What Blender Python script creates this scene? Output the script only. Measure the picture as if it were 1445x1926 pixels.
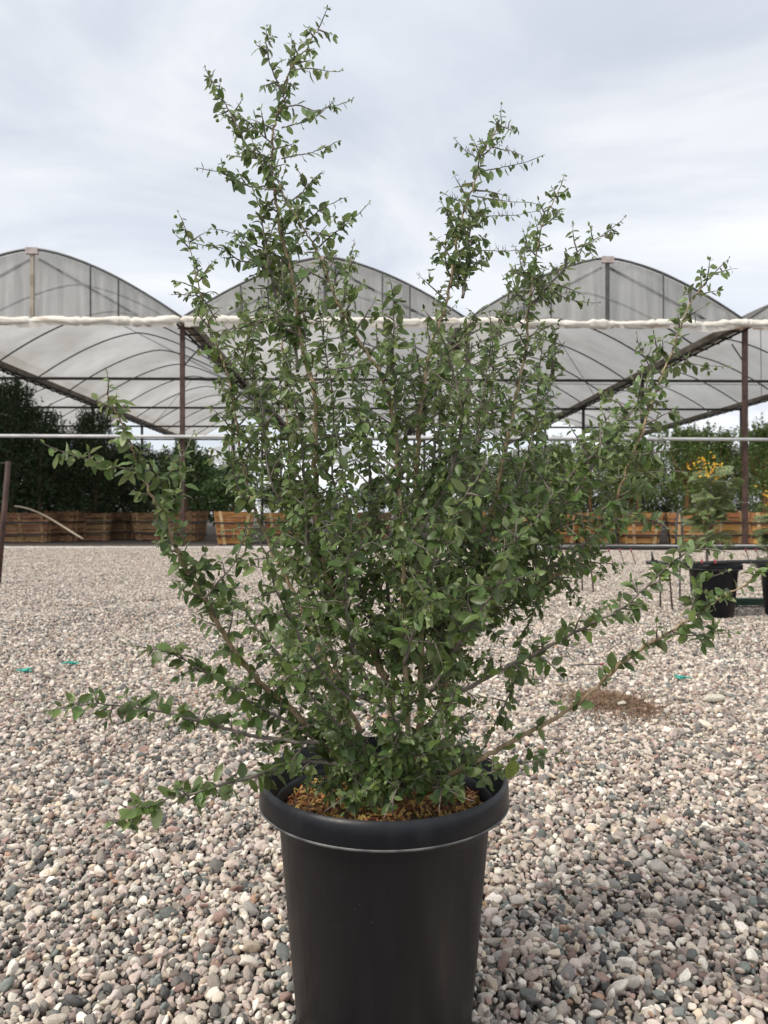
import bpy, math, random
import numpy as np
from mathutils import Vector, Matrix, Euler, noise as mnoise
R = math.radians
random.seed(7); rng = np.random.default_rng(11)
scene = bpy.context.scene
for o in list(bpy.data.objects): bpy.data.objects.remove(o)

# ---------------------------------------------------------------- camera, sky, sun, exposure
CAMZ = 0.88; F = 1400.0; CX = 722.5; HY = 965.0
cam = bpy.data.cameras.new('camera'); camo = bpy.data.objects.new('camera', cam)
scene.collection.objects.link(camo); scene.camera = camo
camo.location = (0, 0, CAMZ); camo.rotation_euler = (R(90.08), 0, 0)
cam.sensor_fit = 'VERTICAL'; cam.sensor_height = 34.6; cam.lens = F / 1926 * 34.6
cam.clip_start = 0.05; cam.clip_end = 900
cam.dof.use_dof = True; cam.dof.focus_distance = 1.25; cam.dof.aperture_fstop = 9.0

SUN_EL, SUN_AZ = R(50), R(-125)     # azimuth measured from +Y towards +X
w = bpy.data.worlds.new('World'); scene.world = w; w.use_nodes = True
nt = w.node_tree; N = nt.nodes; L = nt.links; N.clear()
out = N.new('ShaderNodeOutputWorld'); bg = N.new('ShaderNodeBackground'); bg.inputs[1].default_value = 0.1
sky = N.new('ShaderNodeTexSky'); sky.sky_type = 'NISHITA'; sky.sun_disc = False
sky.sun_elevation = SUN_EL; sky.sun_rotation = SUN_AZ; sky.altitude = 400
tc = N.new('ShaderNodeTexCoord')
sep = N.new('ShaderNodeSeparateXYZ'); L.new(tc.outputs['Generated'], sep.inputs[0])
zc = N.new('ShaderNodeMath'); zc.operation = 'MAXIMUM'; L.new(sep.outputs[2], zc.inputs[0]); zc.inputs[1].default_value = 0.0
za = N.new('ShaderNodeMath'); za.operation = 'ADD'; L.new(zc.outputs[0], za.inputs[0]); za.inputs[1].default_value = 0.22
dv = N.new('ShaderNodeVectorMath'); dv.operation = 'DIVIDE'
cmb = N.new('ShaderNodeCombineXYZ')
for i in range(3): L.new(za.outputs[0], cmb.inputs[i])
L.new(tc.outputs['Generated'], dv.inputs[0]); L.new(cmb.outputs[0], dv.inputs[1])
mp = N.new('ShaderNodeMapping'); mp.inputs['Rotation'].default_value = (0, 0, R(35)); mp.inputs['Scale'].default_value = (0.8, 0.95, 0.8)
mp.inputs['Location'].default_value = (2.3, 0.4, 0)
L.new(dv.outputs[0], mp.inputs[0])
n1 = N.new('ShaderNodeTexNoise'); n1.inputs['Scale'].default_value = 1.5; n1.inputs['Detail'].default_value = 8; n1.inputs['Roughness'].default_value = 0.56
n1.inputs['Distortion'].default_value = 0.8
n2 = N.new('ShaderNodeTexNoise'); n2.inputs['Scale'].default_value = 1.0; n2.inputs['Detail'].default_value = 5; n2.inputs['Roughness'].default_value = 0.45
L.new(mp.outputs[0], n1.inputs[0])
mp2 = N.new('ShaderNodeMapping'); mp2.inputs['Location'].default_value = (7.1, 3.3, 1.0); L.new(mp.outputs[0], mp2.inputs[0]); L.new(mp2.outputs[0], n2.inputs[0])
cr = N.new('ShaderNodeValToRGB'); e = cr.color_ramp.elements          # cloud brightness
e[0].position = 0.36; e[0].color = (6.9, 7.3, 8.0, 1); e[1].position = 0.58; e[1].color = (9.4, 9.5, 9.7, 1)
L.new(n1.outputs['Fac'], cr.inputs[0])
cc = N.new('ShaderNodeMapRange'); cc.inputs[1].default_value = 0.34; cc.inputs[2].default_value = 0.62   # cloud cover
cc.inputs[3].default_value = 0.66; cc.inputs[4].default_value = 1.0
L.new(n2.outputs['Fac'], cc.inputs[0])
mx = N.new('ShaderNodeMixRGB'); L.new(cc.outputs[0], mx.inputs[0]); L.new(sky.outputs[0], mx.inputs[1]); L.new(cr.outputs[0], mx.inputs[2])
L.new(mx.outputs[0], bg.inputs[0]); L.new(bg.outputs[0], out.inputs[0])

sl = bpy.data.lights.new('sun', 'SUN'); sl.energy = 2.3; sl.angle = R(10); sl.color = (1, 0.93, 0.83)
so = bpy.data.objects.new('sun', sl); scene.collection.objects.link(so)
sd = Vector((math.sin(SUN_AZ) * math.cos(SUN_EL), math.cos(SUN_AZ) * math.cos(SUN_EL), math.sin(SUN_EL)))
so.rotation_euler = sd.to_track_quat('Z', 'Y').to_euler(); so.location = (0, 0, 30)
scene.view_settings.view_transform = 'Standard'; scene.view_settings.look = 'None'
scene.view_settings.gamma = 1; scene.view_settings.use_curve_mapping = False; scene.view_settings.exposure = 0.24
scene.cycles.max_bounces = 8; scene.cycles.transparent_max_bounces = 12; scene.cycles.transmission_bounces = 6

# ---------------------------------------------------------------- helpers
def P(px, py, D): return Vector(((px - CX) / F * D, D, CAMZ - (py - HY) / F * D))
def link(o): scene.collection.objects.link(o); return o
def tag(o, label=None, cat=None, group=None, kind=None):
    for k, v in (('label', label), ('category', cat), ('group', group), ('kind', kind)):
        if v: o[k] = v
    return o
def empty(name, loc=(0, 0, 0), rz=0, parent=None):
    o = link(bpy.data.objects.new(name, None)); o.location = loc; o.rotation_euler = (0, 0, rz); o.empty_display_size = 0.1
    if parent: o.parent = parent
    return o
def mesh_np(name, v, f, smooth=False, mats=None):
    """v (n,3), f list of faces or (m,k) array"""
    me = bpy.data.meshes.new(name)
    v = np.asarray(v, dtype=np.float32)
    if isinstance(f, np.ndarray):
        k = f.shape[1]; me.vertices.add(len(v)); me.vertices.foreach_set('co', v.ravel())
        me.loops.add(f.size); me.loops.foreach_set('vertex_index', f.ravel().astype(np.int32))
        me.polygons.add(len(f)); me.polygons.foreach_set('loop_start', np.arange(0, f.size, k, dtype=np.int32))
        me.update(calc_edges=True)
    else:
        me.from_pydata([tuple(map(float, p)) for p in v], [], f)
    if smooth: me.polygons.foreach_set('use_smooth', np.ones(len(me.polygons), dtype=bool))
    for m in (mats or []): me.materials.append(m)
    me.update(); return me
def obj(name, me, parent=None, loc=None, rot=None, scale=None):
    o = link(bpy.data.objects.new(name, me))
    if parent: o.parent = parent
    if loc is not None: o.location = loc
    if rot is not None: o.rotation_euler = rot
    if scale is not None: o.scale = scale
    return o
class MB:
    def __init__(s): s.v = []; s.f = []
    def box(s, c, d, M=None, taper=None):
        n = len(s.v); hx, hy, hz = d[0] / 2, d[1] / 2, d[2] / 2
        for z in (-1, 1):
            for x, y in ((-1, -1), (1, -1), (1, 1), (-1, 1)):
                p = Vector((x * hx, y * hy, z * hz))
                if M: p = M @ p
                s.v.append(p + Vector(c))
        for q in ((3, 2, 1, 0), (4, 5, 6, 7), (0, 1, 5, 4), (1, 2, 6, 5), (2, 3, 7, 6), (3, 0, 4, 7)): s.f.append(tuple(n + i for i in q))
        return s
    def hexa(s, pts):
        n = len(s.v); s.v += [Vector(p) for p in pts]
        for q in ((3, 2, 1, 0), (4, 5, 6, 7), (0, 1, 5, 4), (1, 2, 6, 5), (2, 3, 7, 6), (3, 0, 4, 7)): s.f.append(tuple(n + i for i in q))
        return s
    def tube(s, pts, r, k=8, cap=True, rad=None):
        pts = [Vector(p) for p in pts]; n0 = len(s.v); n = len(pts)
        ref = Vector((0, 0, 1)); prev = None
        for i, p in enumerate(pts):
            t = (pts[min(i + 1, n - 1)] - pts[max(i - 1, 0)]).normalized()
            if prev is None:
                a = t.cross(ref if abs(t.z) < 0.95 else Vector((1, 0, 0))).normalized()
            else:
                a = (prev - t * prev.dot(t)).normalized()
            prev = a; b = t.cross(a)
            rr = rad[i] if rad is not None else r
            for j in range(k):
                an = 2 * math.pi * j / k
                s.v.append(p + (a * math.cos(an) + b * math.sin(an)) * rr)
        for i in range(n - 1):
            for j in range(k):
                s.f.append((n0 + i * k + j, n0 + i * k + (j + 1) % k, n0 + (i + 1) * k + (j + 1) % k, n0 + (i + 1) * k + j))
        if cap:
            s.f.append(tuple(n0 + j for j in reversed(range(k)))); s.f.append(tuple(n0 + (n - 1) * k + j for j in range(k)))
        return s
    def lathe(s, prof, k=64):
        n0 = len(s.v); n = len(prof)
        for r, z in prof:
            for j in range(k):
                a = 2 * math.pi * j / k; s.v.append(Vector((r * math.cos(a), r * math.sin(a), z)))
        for i in range(n - 1):
            for j in range(k):
                s.f.append((n0 + i * k + j, n0 + i * k + (j + 1) % k, n0 + (i + 1) * k + (j + 1) % k, n0 + (i + 1) * k + j))
        return s
    def mesh(s, name, mat=None, smooth=False, angle=None):
        me = bpy.data.meshes.new(name); me.from_pydata([tuple(p) for p in s.v], [], s.f)
        if mat: me.materials.append(mat)
        if smooth: me.polygons.foreach_set('use_smooth', np.ones(len(me.polygons), dtype=bool))
        me.update()
        if angle: me.set_sharp_from_angle(angle=R(angle))
        return me
    def obj(s, name, mat, parent=None, smooth=False, angle=None): return obj(name, s.mesh(name, mat, smooth, angle), parent)

# ---------------------------------------------------------------- materials
def lin(c): return tuple(c) + (1,)
def mat(name, c1, c2=None, scale=5.0, rough=0.7, detail=4, bump=0.0, bscale=None, coords='Object', spec=0.5, stretch=None, ramp=(0.35, 0.65), metal=0.0, rand=0.0, island=0.0):
    m = bpy.data.materials.new(name); m.use_nodes = True; nt = m.node_tree; N = nt.nodes; L = nt.links
    b = N['Principled BSDF']; b.inputs['Roughness'].default_value = rough; b.inputs['Specular IOR Level'].default_value = spec
    b.inputs['Metallic'].default_value = metal
    tc = N.new('ShaderNodeTexCoord'); src = tc.outputs[coords]
    if stretch:
        mp = N.new('ShaderNodeMapping'); mp.inputs['Scale'].default_value = stretch; L.new(src, mp.inputs[0]); src = mp.outputs[0]
    no = N.new('ShaderNodeTexNoise'); no.inputs['Scale'].default_value = scale; no.inputs['Detail'].default_value = detail; L.new(src, no.inputs[0])
    r = N.new('ShaderNodeValToRGB'); r.color_ramp.elements[0].position = ramp[0]; r.color_ramp.elements[1].position = ramp[1]
    r.color_ramp.elements[0].color = lin(c1); r.color_ramp.elements[1].color = lin(c2 or c1); L.new(no.outputs['Fac'], r.inputs[0])
    col = r.outputs[0]
    if rand or island:
        hs = N.new('ShaderNodeHueSaturation')
        if island: g = N.new('ShaderNodeNewGeometry'); rs = g.outputs['Random Per Island']; amt = island
        else: g = N.new('ShaderNodeObjectInfo'); rs = g.outputs['Random']; amt = rand
        mr = N.new('ShaderNodeMapRange'); mr.inputs[3].default_value = 1 - amt; mr.inputs[4].default_value = 1 + amt
        L.new(rs, mr.inputs[0]); L.new(mr.outputs[0], hs.inputs['Value']); L.new(col, hs.inputs['Color'])
        mh = N.new('ShaderNodeMath'); mh.operation = 'MULTIPLY'; mh.inputs[1].default_value = 7.31; L.new(rs, mh.inputs[0])
        fr = N.new('ShaderNodeMath'); fr.operation = 'FRACT'; L.new(mh.outputs[0], fr.inputs[0])
        m3 = N.new('ShaderNodeMapRange'); m3.inputs[3].default_value = 0.5 - amt * 0.07; m3.inputs[4].default_value = 0.5 + amt * 0.07
        L.new(fr.outputs[0], m3.inputs[0]); L.new(m3.outputs[0], hs.inputs['Hue']); col = hs.outputs[0]
    L.new(col, b.inputs['Base Color'])
    if bump:
        nb = N.new('ShaderNodeTexNoise'); nb.inputs['Scale'].default_value = bscale or scale * 4; nb.inputs['Detail'].default_value = 5; L.new(src, nb.inputs[0])
        bp = N.new('ShaderNodeBump'); bp.inputs['Strength'].default_value = bump; bp.inputs['Distance'].default_value = 0.01
        L.new(nb.outputs['Fac'], bp.inputs['Height']); L.new(bp.outputs[0], b.inputs['Normal'])
    m['bsdf'] = b.name
    return m

STONE = [(0.0, (0.595, 0.46, 0.367)), (0.09, (0.238, 0.218, 0.194)), (0.17, (0.714, 0.609, 0.473)), (0.27, (0.405, 0.299, 0.247)), (0.35, (0.321, 0.293, 0.257)), (0.42, (0.785, 0.69, 0.578)), (0.52, (0.143, 0.14, 0.134)), (0.57, (0.619, 0.483, 0.41)), (0.66, (0.5, 0.425, 0.336)), (0.74, (0.69, 0.54, 0.378)), (0.79, (0.393, 0.241, 0.189)), (0.83, (0.238, 0.259, 0.231)), (0.88, (0.833, 0.759, 0.63)), (0.94, (0.559, 0.471, 0.41)), (0.99, (0.547, 0.31, 0.179))]
def stone_mat(name, island):
    m = bpy.data.materials.new(name); m.use_nodes = True; nt = m.node_tree; N = nt.nodes; L = nt.links
    b = N['Principled BSDF']; b.inputs['Roughness'].default_value = 0.88; b.inputs['Specular IOR Level'].default_value = 0.25
    oi = N.new('ShaderNodeObjectInfo'); rs = oi.outputs['Random']
    if island:
        g = N.new('ShaderNodeNewGeometry'); a = N.new('ShaderNodeMath'); a.operation = 'ADD'; L.new(g.outputs['Random Per Island'], a.inputs[0]); L.new(rs, a.inputs[1])
        fr = N.new('ShaderNodeMath'); fr.operation = 'FRACT'; L.new(a.outputs[0], fr.inputs[0]); rs = fr.outputs[0]
    r = N.new('ShaderNodeValToRGB'); r.color_ramp.interpolation = 'CONSTANT'; el = r.color_ramp.elements
    el[0].position = STONE[0][0]; el[0].color = lin(STONE[0][1]); el[1].position = STONE[1][0]; el[1].color = lin(STONE[1][1])
    for p, c in STONE[2:]: x = el.new(p); x.color = lin(c)
    L.new(rs, r.inputs[0])
    m2 = N.new('ShaderNodeMath'); m2.operation = 'MULTIPLY'; m2.inputs[1].default_value = 53.7; L.new(rs, m2.inputs[0])
    f2 = N.new('ShaderNodeMath'); f2.operation = 'FRACT'; L.new(m2.outputs[0], f2.inputs[0])
    mr = N.new('ShaderNodeMapRange'); mr.inputs[3].default_value = 0.58; mr.inputs[4].default_value = 1.18; L.new(f2.outputs[0], mr.inputs[0])
    tc = N.new('ShaderNodeTexCoord'); no = N.new('ShaderNodeTexNoise'); no.inputs['Scale'].default_value = 260 if island else 4.5; no.inputs['Detail'].default_value = 6; no.inputs['Roughness'].default_value = 0.7
    L.new(tc.outputs['Object'], no.inputs[0])
    mr2 = N.new('ShaderNodeMapRange'); mr2.inputs[1].default_value = .3; mr2.inputs[2].default_value = .7; mr2.inputs[3].default_value = 0.72; mr2.inputs[4].default_value = 1.22; L.new(no.outputs['Fac'], mr2.inputs[0])
    mm = N.new('ShaderNodeMath'); mm.operation = 'MULTIPLY'; L.new(mr.outputs[0], mm.inputs[0]); L.new(mr2.outputs[0], mm.inputs[1])
    hs = N.new('ShaderNodeHueSaturation'); hs.inputs['Saturation'].default_value = 0.82; L.new(r.outputs[0], hs.inputs['Color']); L.new(mm.outputs[0], hs.inputs['Value'])
    L.new(hs.outputs[0], b.inputs['Base Color'])
    if not island:
        bp = N.new('ShaderNodeBump'); bp.inputs['Strength'].default_value = 0.5; bp.inputs['Distance'].default_value = 0.002
        nb = N.new('ShaderNodeTexNoise'); nb.inputs['Scale'].default_value = 9; nb.inputs['Detail'].default_value = 5; L.new(tc.outputs['Object'], nb.inputs[0])
        L.new(nb.outputs['Fac'], bp.inputs['Height']); L.new(bp.outputs[0], b.inputs['Normal'])
    return m
M_stone = stone_mat('river stone', False); M_stonec = stone_mat('river stone far', True)

def leaf_mat(name, top, under, rough=0.42, trans=0.27, island=0.42, spec=0.5):
    m = bpy.data.materials.new(name); m.use_nodes = True; nt = m.node_tree; N = nt.nodes; L = nt.links
    b = N['Principled BSDF']; b.inputs['Roughness'].default_value = rough; b.inputs['Specular IOR Level'].default_value = spec
    g = N.new('ShaderNodeNewGeometry'); oi = N.new('ShaderNodeObjectInfo')
    mix = N.new('ShaderNodeMixRGB'); mix.inputs[1].default_value = lin(top); mix.inputs[2].default_value = lin(under); L.new(g.outputs['Backfacing'], mix.inputs[0])
    ad = N.new('ShaderNodeMath'); ad.operation = 'ADD'; L.new(g.outputs['Random Per Island'], ad.inputs[0]); L.new(oi.outputs['Random'], ad.inputs[1])
    fr = N.new('ShaderNodeMath'); fr.operation = 'FRACT'; L.new(ad.outputs[0], fr.inputs[0])
    hs = N.new('ShaderNodeHueSaturation'); L.new(mix.outputs[0], hs.inputs['Color'])
    mr = N.new('ShaderNodeMapRange'); mr.inputs[3].default_value = 1 - island; mr.inputs[4].default_value = 1 + island * 1.5; L.new(fr.outputs[0], mr.inputs[0]); L.new(mr.outputs[0], hs.inputs['Value'])
    m1 = N.new('ShaderNodeMath'); m1.operation = 'MULTIPLY'; m1.inputs[1].default_value = 17.3; L.new(fr.outputs[0], m1.inputs[0])
    m2 = N.new('ShaderNodeMath'); m2.operation = 'FRACT'; L.new(m1.outputs[0], m2.inputs[0])
    mh = N.new('ShaderNodeMapRange'); mh.inputs[3].default_value = 0.475; mh.inputs[4].default_value = 0.515; L.new(m2.outputs[0], mh.inputs[0]); L.new(mh.outputs[0], hs.inputs['Hue'])
    L.new(hs.outputs[0], b.inputs['Base Color'])
    tr = N.new('ShaderNodeBsdfTranslucent')
    h2 = N.new('ShaderNodeHueSaturation'); h2.inputs['Value'].default_value = 1.6; h2.inputs['Hue'].default_value = 0.485; h2.inputs['Saturation'].default_value = 1.1; L.new(hs.outputs[0], h2.inputs['Color']); L.new(h2.outputs[0], tr.inputs[0])
    ms = N.new('ShaderNodeMixShader'); ms.inputs[0].default_value = trans; L.new(b.outputs[0], ms.inputs[1]); L.new(tr.outputs[0], ms.inputs[2])
    L.new(ms.outputs[0], N['Material Output'].inputs[0])
    return m
M_leaf = leaf_mat('shrub leaf', (.098, .150, .044), (.20, .262, .125))
M_yleaf = leaf_mat('yellowing leaf', (.20, .24, .05), (.26, .30, .09), island=0.05)
M_bark = mat('shrub bark', (.29, .21, .125), (.52, .39, .25), scale=60, rough=.85, bump=.6, bscale=180, stretch=(1, 1, .3))
M_twig = mat('twig bark', (.15, .125, .105), (.25, .215, .18), scale=40, rough=.8)
M_berry = mat('green berry', (.16, .22, .05), (.22, .27, .07), rough=.4)
M_pot = mat('black nursery plastic', (.0062, .0072, .0098), (.0105, .0115, .0150), scale=3, rough=.40, detail=8, bump=.10, bscale=14, stretch=(1, 1, .25), spec=.36)
def add_dust(m, thr=.79, scale=320, dust=(.20, .195, .18), amt=.4):
    nt = m.node_tree; N = nt.nodes; L = nt.links; b = N['Principled BSDF']
    src = b.inputs['Base Color'].links[0].from_socket
    tc = N.new('ShaderNodeTexCoord'); no = N.new('ShaderNodeTexNoise'); no.inputs['Scale'].default_value = scale; no.inputs['Detail'].default_value = 1; L.new(tc.outputs['Object'], no.inputs[0])
    lo = N.new('ShaderNodeTexNoise'); lo.inputs['Scale'].default_value = 7; L.new(tc.outputs['Object'], lo.inputs[0])
    mu = N.new('ShaderNodeMath'); mu.operation = 'MULTIPLY'; L.new(no.outputs['Fac'], mu.inputs[0]); L.new(lo.outputs['Fac'], mu.inputs[1])
    mr = N.new('ShaderNodeMapRange'); mr.inputs[1].default_value = thr * .62; mr.inputs[2].default_value = thr * .62 + .03; mr.inputs[4].default_value = amt; L.new(mu.outputs[0], mr.inputs[0])
    mx = N.new('ShaderNodeMixRGB'); L.new(mr.outputs[0], mx.inputs[0]); L.new(src, mx.inputs[1]); mx.inputs[2].default_value = lin(dust); L.new(mx.outputs[0], b.inputs['Base Color'])
add_dust(M_pot)
def stains(m):
    nt = m.node_tree; N = nt.nodes; L = nt.links; b = N['Principled BSDF']; src = b.inputs['Base Color'].links[0].from_socket
    tc = N.new('ShaderNodeTexCoord'); mp = N.new('ShaderNodeMapping'); mp.inputs['Scale'].default_value = (14, 14, 1.6); L.new(tc.outputs['Object'], mp.inputs[0])
    no = N.new('ShaderNodeTexNoise'); no.inputs['Scale'].default_value = 2; no.inputs['Detail'].default_value = 7; no.inputs['Roughness'].default_value = .65; L.new(mp.outputs[0], no.inputs[0])
    mr = N.new('ShaderNodeMapRange'); mr.inputs[1].default_value = .5; mr.inputs[2].default_value = .75; mr.inputs[4].default_value = .055; L.new(no.outputs['Fac'], mr.inputs[0])
    mx = N.new('ShaderNodeMixRGB'); L.new(mr.outputs[0], mx.inputs[0]); L.new(src, mx.inputs[1]); mx.inputs[2].default_value = (.19, .185, .18, 1); L.new(mx.outputs[0], b.inputs['Base Color'])
    r2 = N.new('ShaderNodeMapRange'); r2.inputs[1].default_value = .3; r2.inputs[2].default_value = .7; r2.inputs[3].default_value = .30; r2.inputs[4].default_value = .52; L.new(no.outputs['Fac'], r2.inputs[0]); L.new(r2.outputs[0], b.inputs['Roughness'])
stains(M_pot)
M_scuff_lit = mat('scuffed and lit black plastic edge', (.06, .06, .062), (.16, .16, .155), scale=30, rough=.5)  # scuffed ridge, its colour also paler for the light it catches
M_mulch = mat('bark mulch', (.20, .095, .03), (.58, .36, .13), scale=25, rough=.9, island=.6)
M_soil = mat('potting soil', (.07, .038, .02), (.17, .09, .04), scale=40, rough=.95, bump=1)
M_steel = mat('rusty brown steel', (.045, .024, .020), (.105, .058, .046), scale=6, rough=.75, detail=8)
M_dark = mat('dark roof steel', (.035, .03, .028), (.06, .05, .045), scale=4, rough=.6)
M_hoop = mat('dull roof hoop steel', (.06, .06, .06), (.10, .10, .10), scale=4, rough=.55)
M_gut = mat('weathered gutter', (.30, .25, .20), (.66, .60, .53), scale=2, rough=.8, detail=8)
M_pvc = mat('grey white pipe', (.50, .50, .50), (.66, .66, .65), scale=2, rough=.45)
M_poly = mat('black irrigation pipe', (.014, .015, .016), (.03, .03, .03), scale=5, rough=.45)
M_curt = mat('rolled cream fabric', (.42, .28, .17), (.80, .76, .68), scale=1.6, rough=.8, bump=1, bscale=20, ramp=(.28, .46), stretch=(.5, 3, 3))
M_pink = mat('pink tape', (.40, .33, .31), (.60, .52, .49), scale=8, rough=.7)
M_dust = mat('dusty tan post', (.30, .25, .20), (.46, .41, .35), scale=4, rough=.8)
def film_mat(name, c1, c2, transp, scale, streak=None, trn=.75):
    m = bpy.data.materials.new(name); m.use_nodes = True; nt = m.node_tree; N = nt.nodes; L = nt.links; N.remove(N['Principled BSDF'])
    tc = N.new('ShaderNodeTexCoord'); mp = N.new('ShaderNodeMapping'); mp.inputs['Scale'].default_value = streak or (1, 1, 1); L.new(tc.outputs['Object'], mp.inputs[0])
    no = N.new('ShaderNodeTexNoise'); no.inputs['Scale'].default_value = scale; no.inputs['Detail'].default_value = 6; no.inputs['Roughness'].default_value = .6; L.new(mp.outputs[0], no.inputs[0])
    r = N.new('ShaderNodeValToRGB'); r.color_ramp.elements[0].position = .33; r.color_ramp.elements[1].position = .68
    r.color_ramp.elements[0].color = lin(c1); r.color_ramp.elements[1].color = lin(c2); L.new(no.outputs['Fac'], r.inputs[0])
    d = N.new('ShaderNodeBsdfDiffuse'); t = N.new('ShaderNodeBsdfTranslucent'); L.new(r.outputs[0], d.inputs[0]); L.new(r.outputs[0], t.inputs[0])
    ms = N.new('ShaderNodeMixShader'); ms.inputs[0].default_value = trn; L.new(d.outputs[0], ms.inputs[1]); L.new(t.outputs[0], ms.inputs[2])
    gl = N.new('ShaderNodeBsdfGlossy'); gl.inputs['Roughness'].default_value = .3
    mg = N.new('ShaderNodeMixShader'); mg.inputs[0].default_value = .05; L.new(ms.outputs[0], mg.inputs[1]); L.new(gl.outputs[0], mg.inputs[2])
    tp = N.new('ShaderNodeBsdfTransparent'); mt = N.new('ShaderNodeMixShader'); mt.inputs[0].default_value = transp; L.new(mg.outputs[0], mt.inputs[1]); L.new(tp.outputs[0], mt.inputs[2])
    L.new(mt.outputs[0], N['Material Output'].inputs[0]); return m
M_film = film_mat('dusty roof film', (.32, .305, .275), (.50, .49, .475), .10, .35)
M_end = film_mat('gable end film', (.60, .61, .60), (.93, .94, .93), .30, 1.5, (3.2, 1, .22))
M_far = film_mat('white film', (.80, .82, .84), (.92, .94, .96), .1, .4)
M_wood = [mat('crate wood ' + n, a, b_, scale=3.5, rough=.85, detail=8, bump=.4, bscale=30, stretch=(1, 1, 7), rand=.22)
          for n, a, b_ in (('orange', (.32, .13, .04), (.62, .32, .12)), ('brown', (.17, .085, .04), (.40, .23, .12)))]  # brown is the same crate wood with shade put into its colour
M_bat = [mat('pale batten wood', (.46, .27, .12), (.74, .52, .29), scale=6, rough=.85, rand=.15), mat('brown batten wood shade toned', (.22, .12, .06), (.42, .26, .14), scale=6, rough=.85, rand=.15)]  # second batten tone has the shade of the brown crates painted in
M_band = mat('steel band', (.03, .028, .027), rough=.5)
M_trunk = mat('tree trunk', (.10, .07, .05), (.20, .13, .08), scale=9, rough=.9, bump=.5)
M_otrunk = mat('orange tree trunk', (.28, .15, .07), (.38, .22, .11), scale=9, rough=.9)
M_tl = [leaf_mat('dark tree leaf', (.028, .046, .020), (.04, .06, .03), island=.5, trans=.1, rough=.65, spec=.15),
        leaf_mat('citrus leaf', (.12, .19, .045), (.17, .24, .08), island=.5, trans=.2),
        leaf_mat('broad leaf', (.055, .105, .03), (.09, .15, .05), island=.4, trans=.2)]
M_fern = leaf_mat('feathery leaf', (.22, .28, .12), (.27, .33, .17), island=.3, trans=.25)
M_flow = mat('yellow petal', (.78, .34, .03), (.84, .68, .08), scale=45, rough=.6)
M_green = mat('green plastic', (.02, .055, .035), rough=.5); M_teal = mat('teal plastic scrap', (.03, .36, .28), rough=.6)
M_white = mat('pale rock', (.50, .44, .33), (.78, .74, .64), scale=12, rough=.9, bump=.5)
M_red = mat('red plastic', (.28, .03, .05), rough=.5)
M_cane = mat('dry cane', (.33, .28, .20), (.42, .36, .27), rough=.8)
M_rebar = mat('rusty stake', (.035, .02, .015), (.07, .04, .03), scale=60, rough=.9)

# ---------------------------------------------------------------- ground
def gz(x, y):
    h = 0.012 * math.sin(x * 2.1 + y * .9) * math.sin(y * 1.7 - x * .6) + 0.008 * math.sin(x * 5.3 + 1) * math.sin(y * 4.1)
    for (ax, ay, bx, by, d, wd) in ((-4.2, 6.2, -.8, 8.3, .022, .35), (-3.2, 4.6, -.4, 6.5, .018, .3), (1.2, 9.6, 6, 8.2, .02, .3)):
        vx, vy = bx - ax, by - ay; l = math.hypot(vx, vy); s = ((x - ax) * vx + (y - ay) * vy) / l
        q = ((x - ax) * vy - (y - ay) * vx) / l
        if -1.5 < s < l + 1.5: h += d * (-math.exp(-(q / wd) ** 2) + .6 * math.exp(-((q - 2 * wd) / wd) ** 2)) * min(1, max(0, (s + 1.5))) * min(1, max(0, l + 1.5 - s))
    k = min(1, max(0, (y - 1.2) / 1.0)); k2 = 1 - min(1, max(0, (y - 15) / 4))
    return h * k * k2
M_ground = mat('grit darkened as shade under the gravel', (.05, .042, .037), (.13, .11, .095), scale=38, rough=.95, detail=6, bump=.8, bscale=60, ramp=(.3, .7))  # grit colour darkened to supply shade in the gaps between stones
xs = np.unique(np.concatenate([np.linspace(-400, -14, 10), np.linspace(-14, 14, 113), np.linspace(14, 400, 10)]))
ys = np.unique(np.concatenate([np.linspace(-60, -2, 6), np.linspace(-2, 22, 97), np.linspace(22, 700, 16)]))
gv = [(x, y, gz(x, y) - .012) for y in ys for x in xs]
nx = len(xs); gf = np.array([(j * nx + i, j * nx + i + 1, (j + 1) * nx + i + 1, (j + 1) * nx + i) for j in range(len(ys) - 1) for i in range(nx - 1)])
ground = obj('ground', mesh_np('ground', gv, gf, True, [M_ground])); tag(ground, 'level nursery yard ground under pinkish grey gravel', None, None, 'structure')

import bmesh
def pebble_mesh(name, seed, sub, mat_, ang=0.35):
    bm = bmesh.new(); bmesh.ops.create_icosphere(bm, subdivisions=sub, radius=1.0)
    r = random.Random(seed); off = Vector((r.uniform(0, 50), r.uniform(0, 50), r.uniform(0, 50)))
    planes = [(Vector((r.gauss(0, 1), r.gauss(0, 1), r.gauss(0, 1))).normalized(), r.uniform(.55, .86)) for _ in range(11)]
    for v in bm.verts:
        p = v.co.copy()
        for n, d in planes:
            q = p.dot(n)
            if q > d: p -= n * (q - d) * .94
        p *= 1 + .20 * mnoise.noise(p * 1.3 + off) + .07 * mnoise.noise(p * 3.5 + off)
        v.co = Vector((p.x, p.y * .84, p.z * .64))
    me = bpy.data.meshes.new(name); bm.to_mesh(me); bm.free()
    me.polygons.foreach_set('use_smooth', np.ones(len(me.polygons), dtype=bool)); me.materials.append(mat_); return me
PEB = [pebble_mesh('stone', i, 3, M_stone) for i in range(12)]
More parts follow.
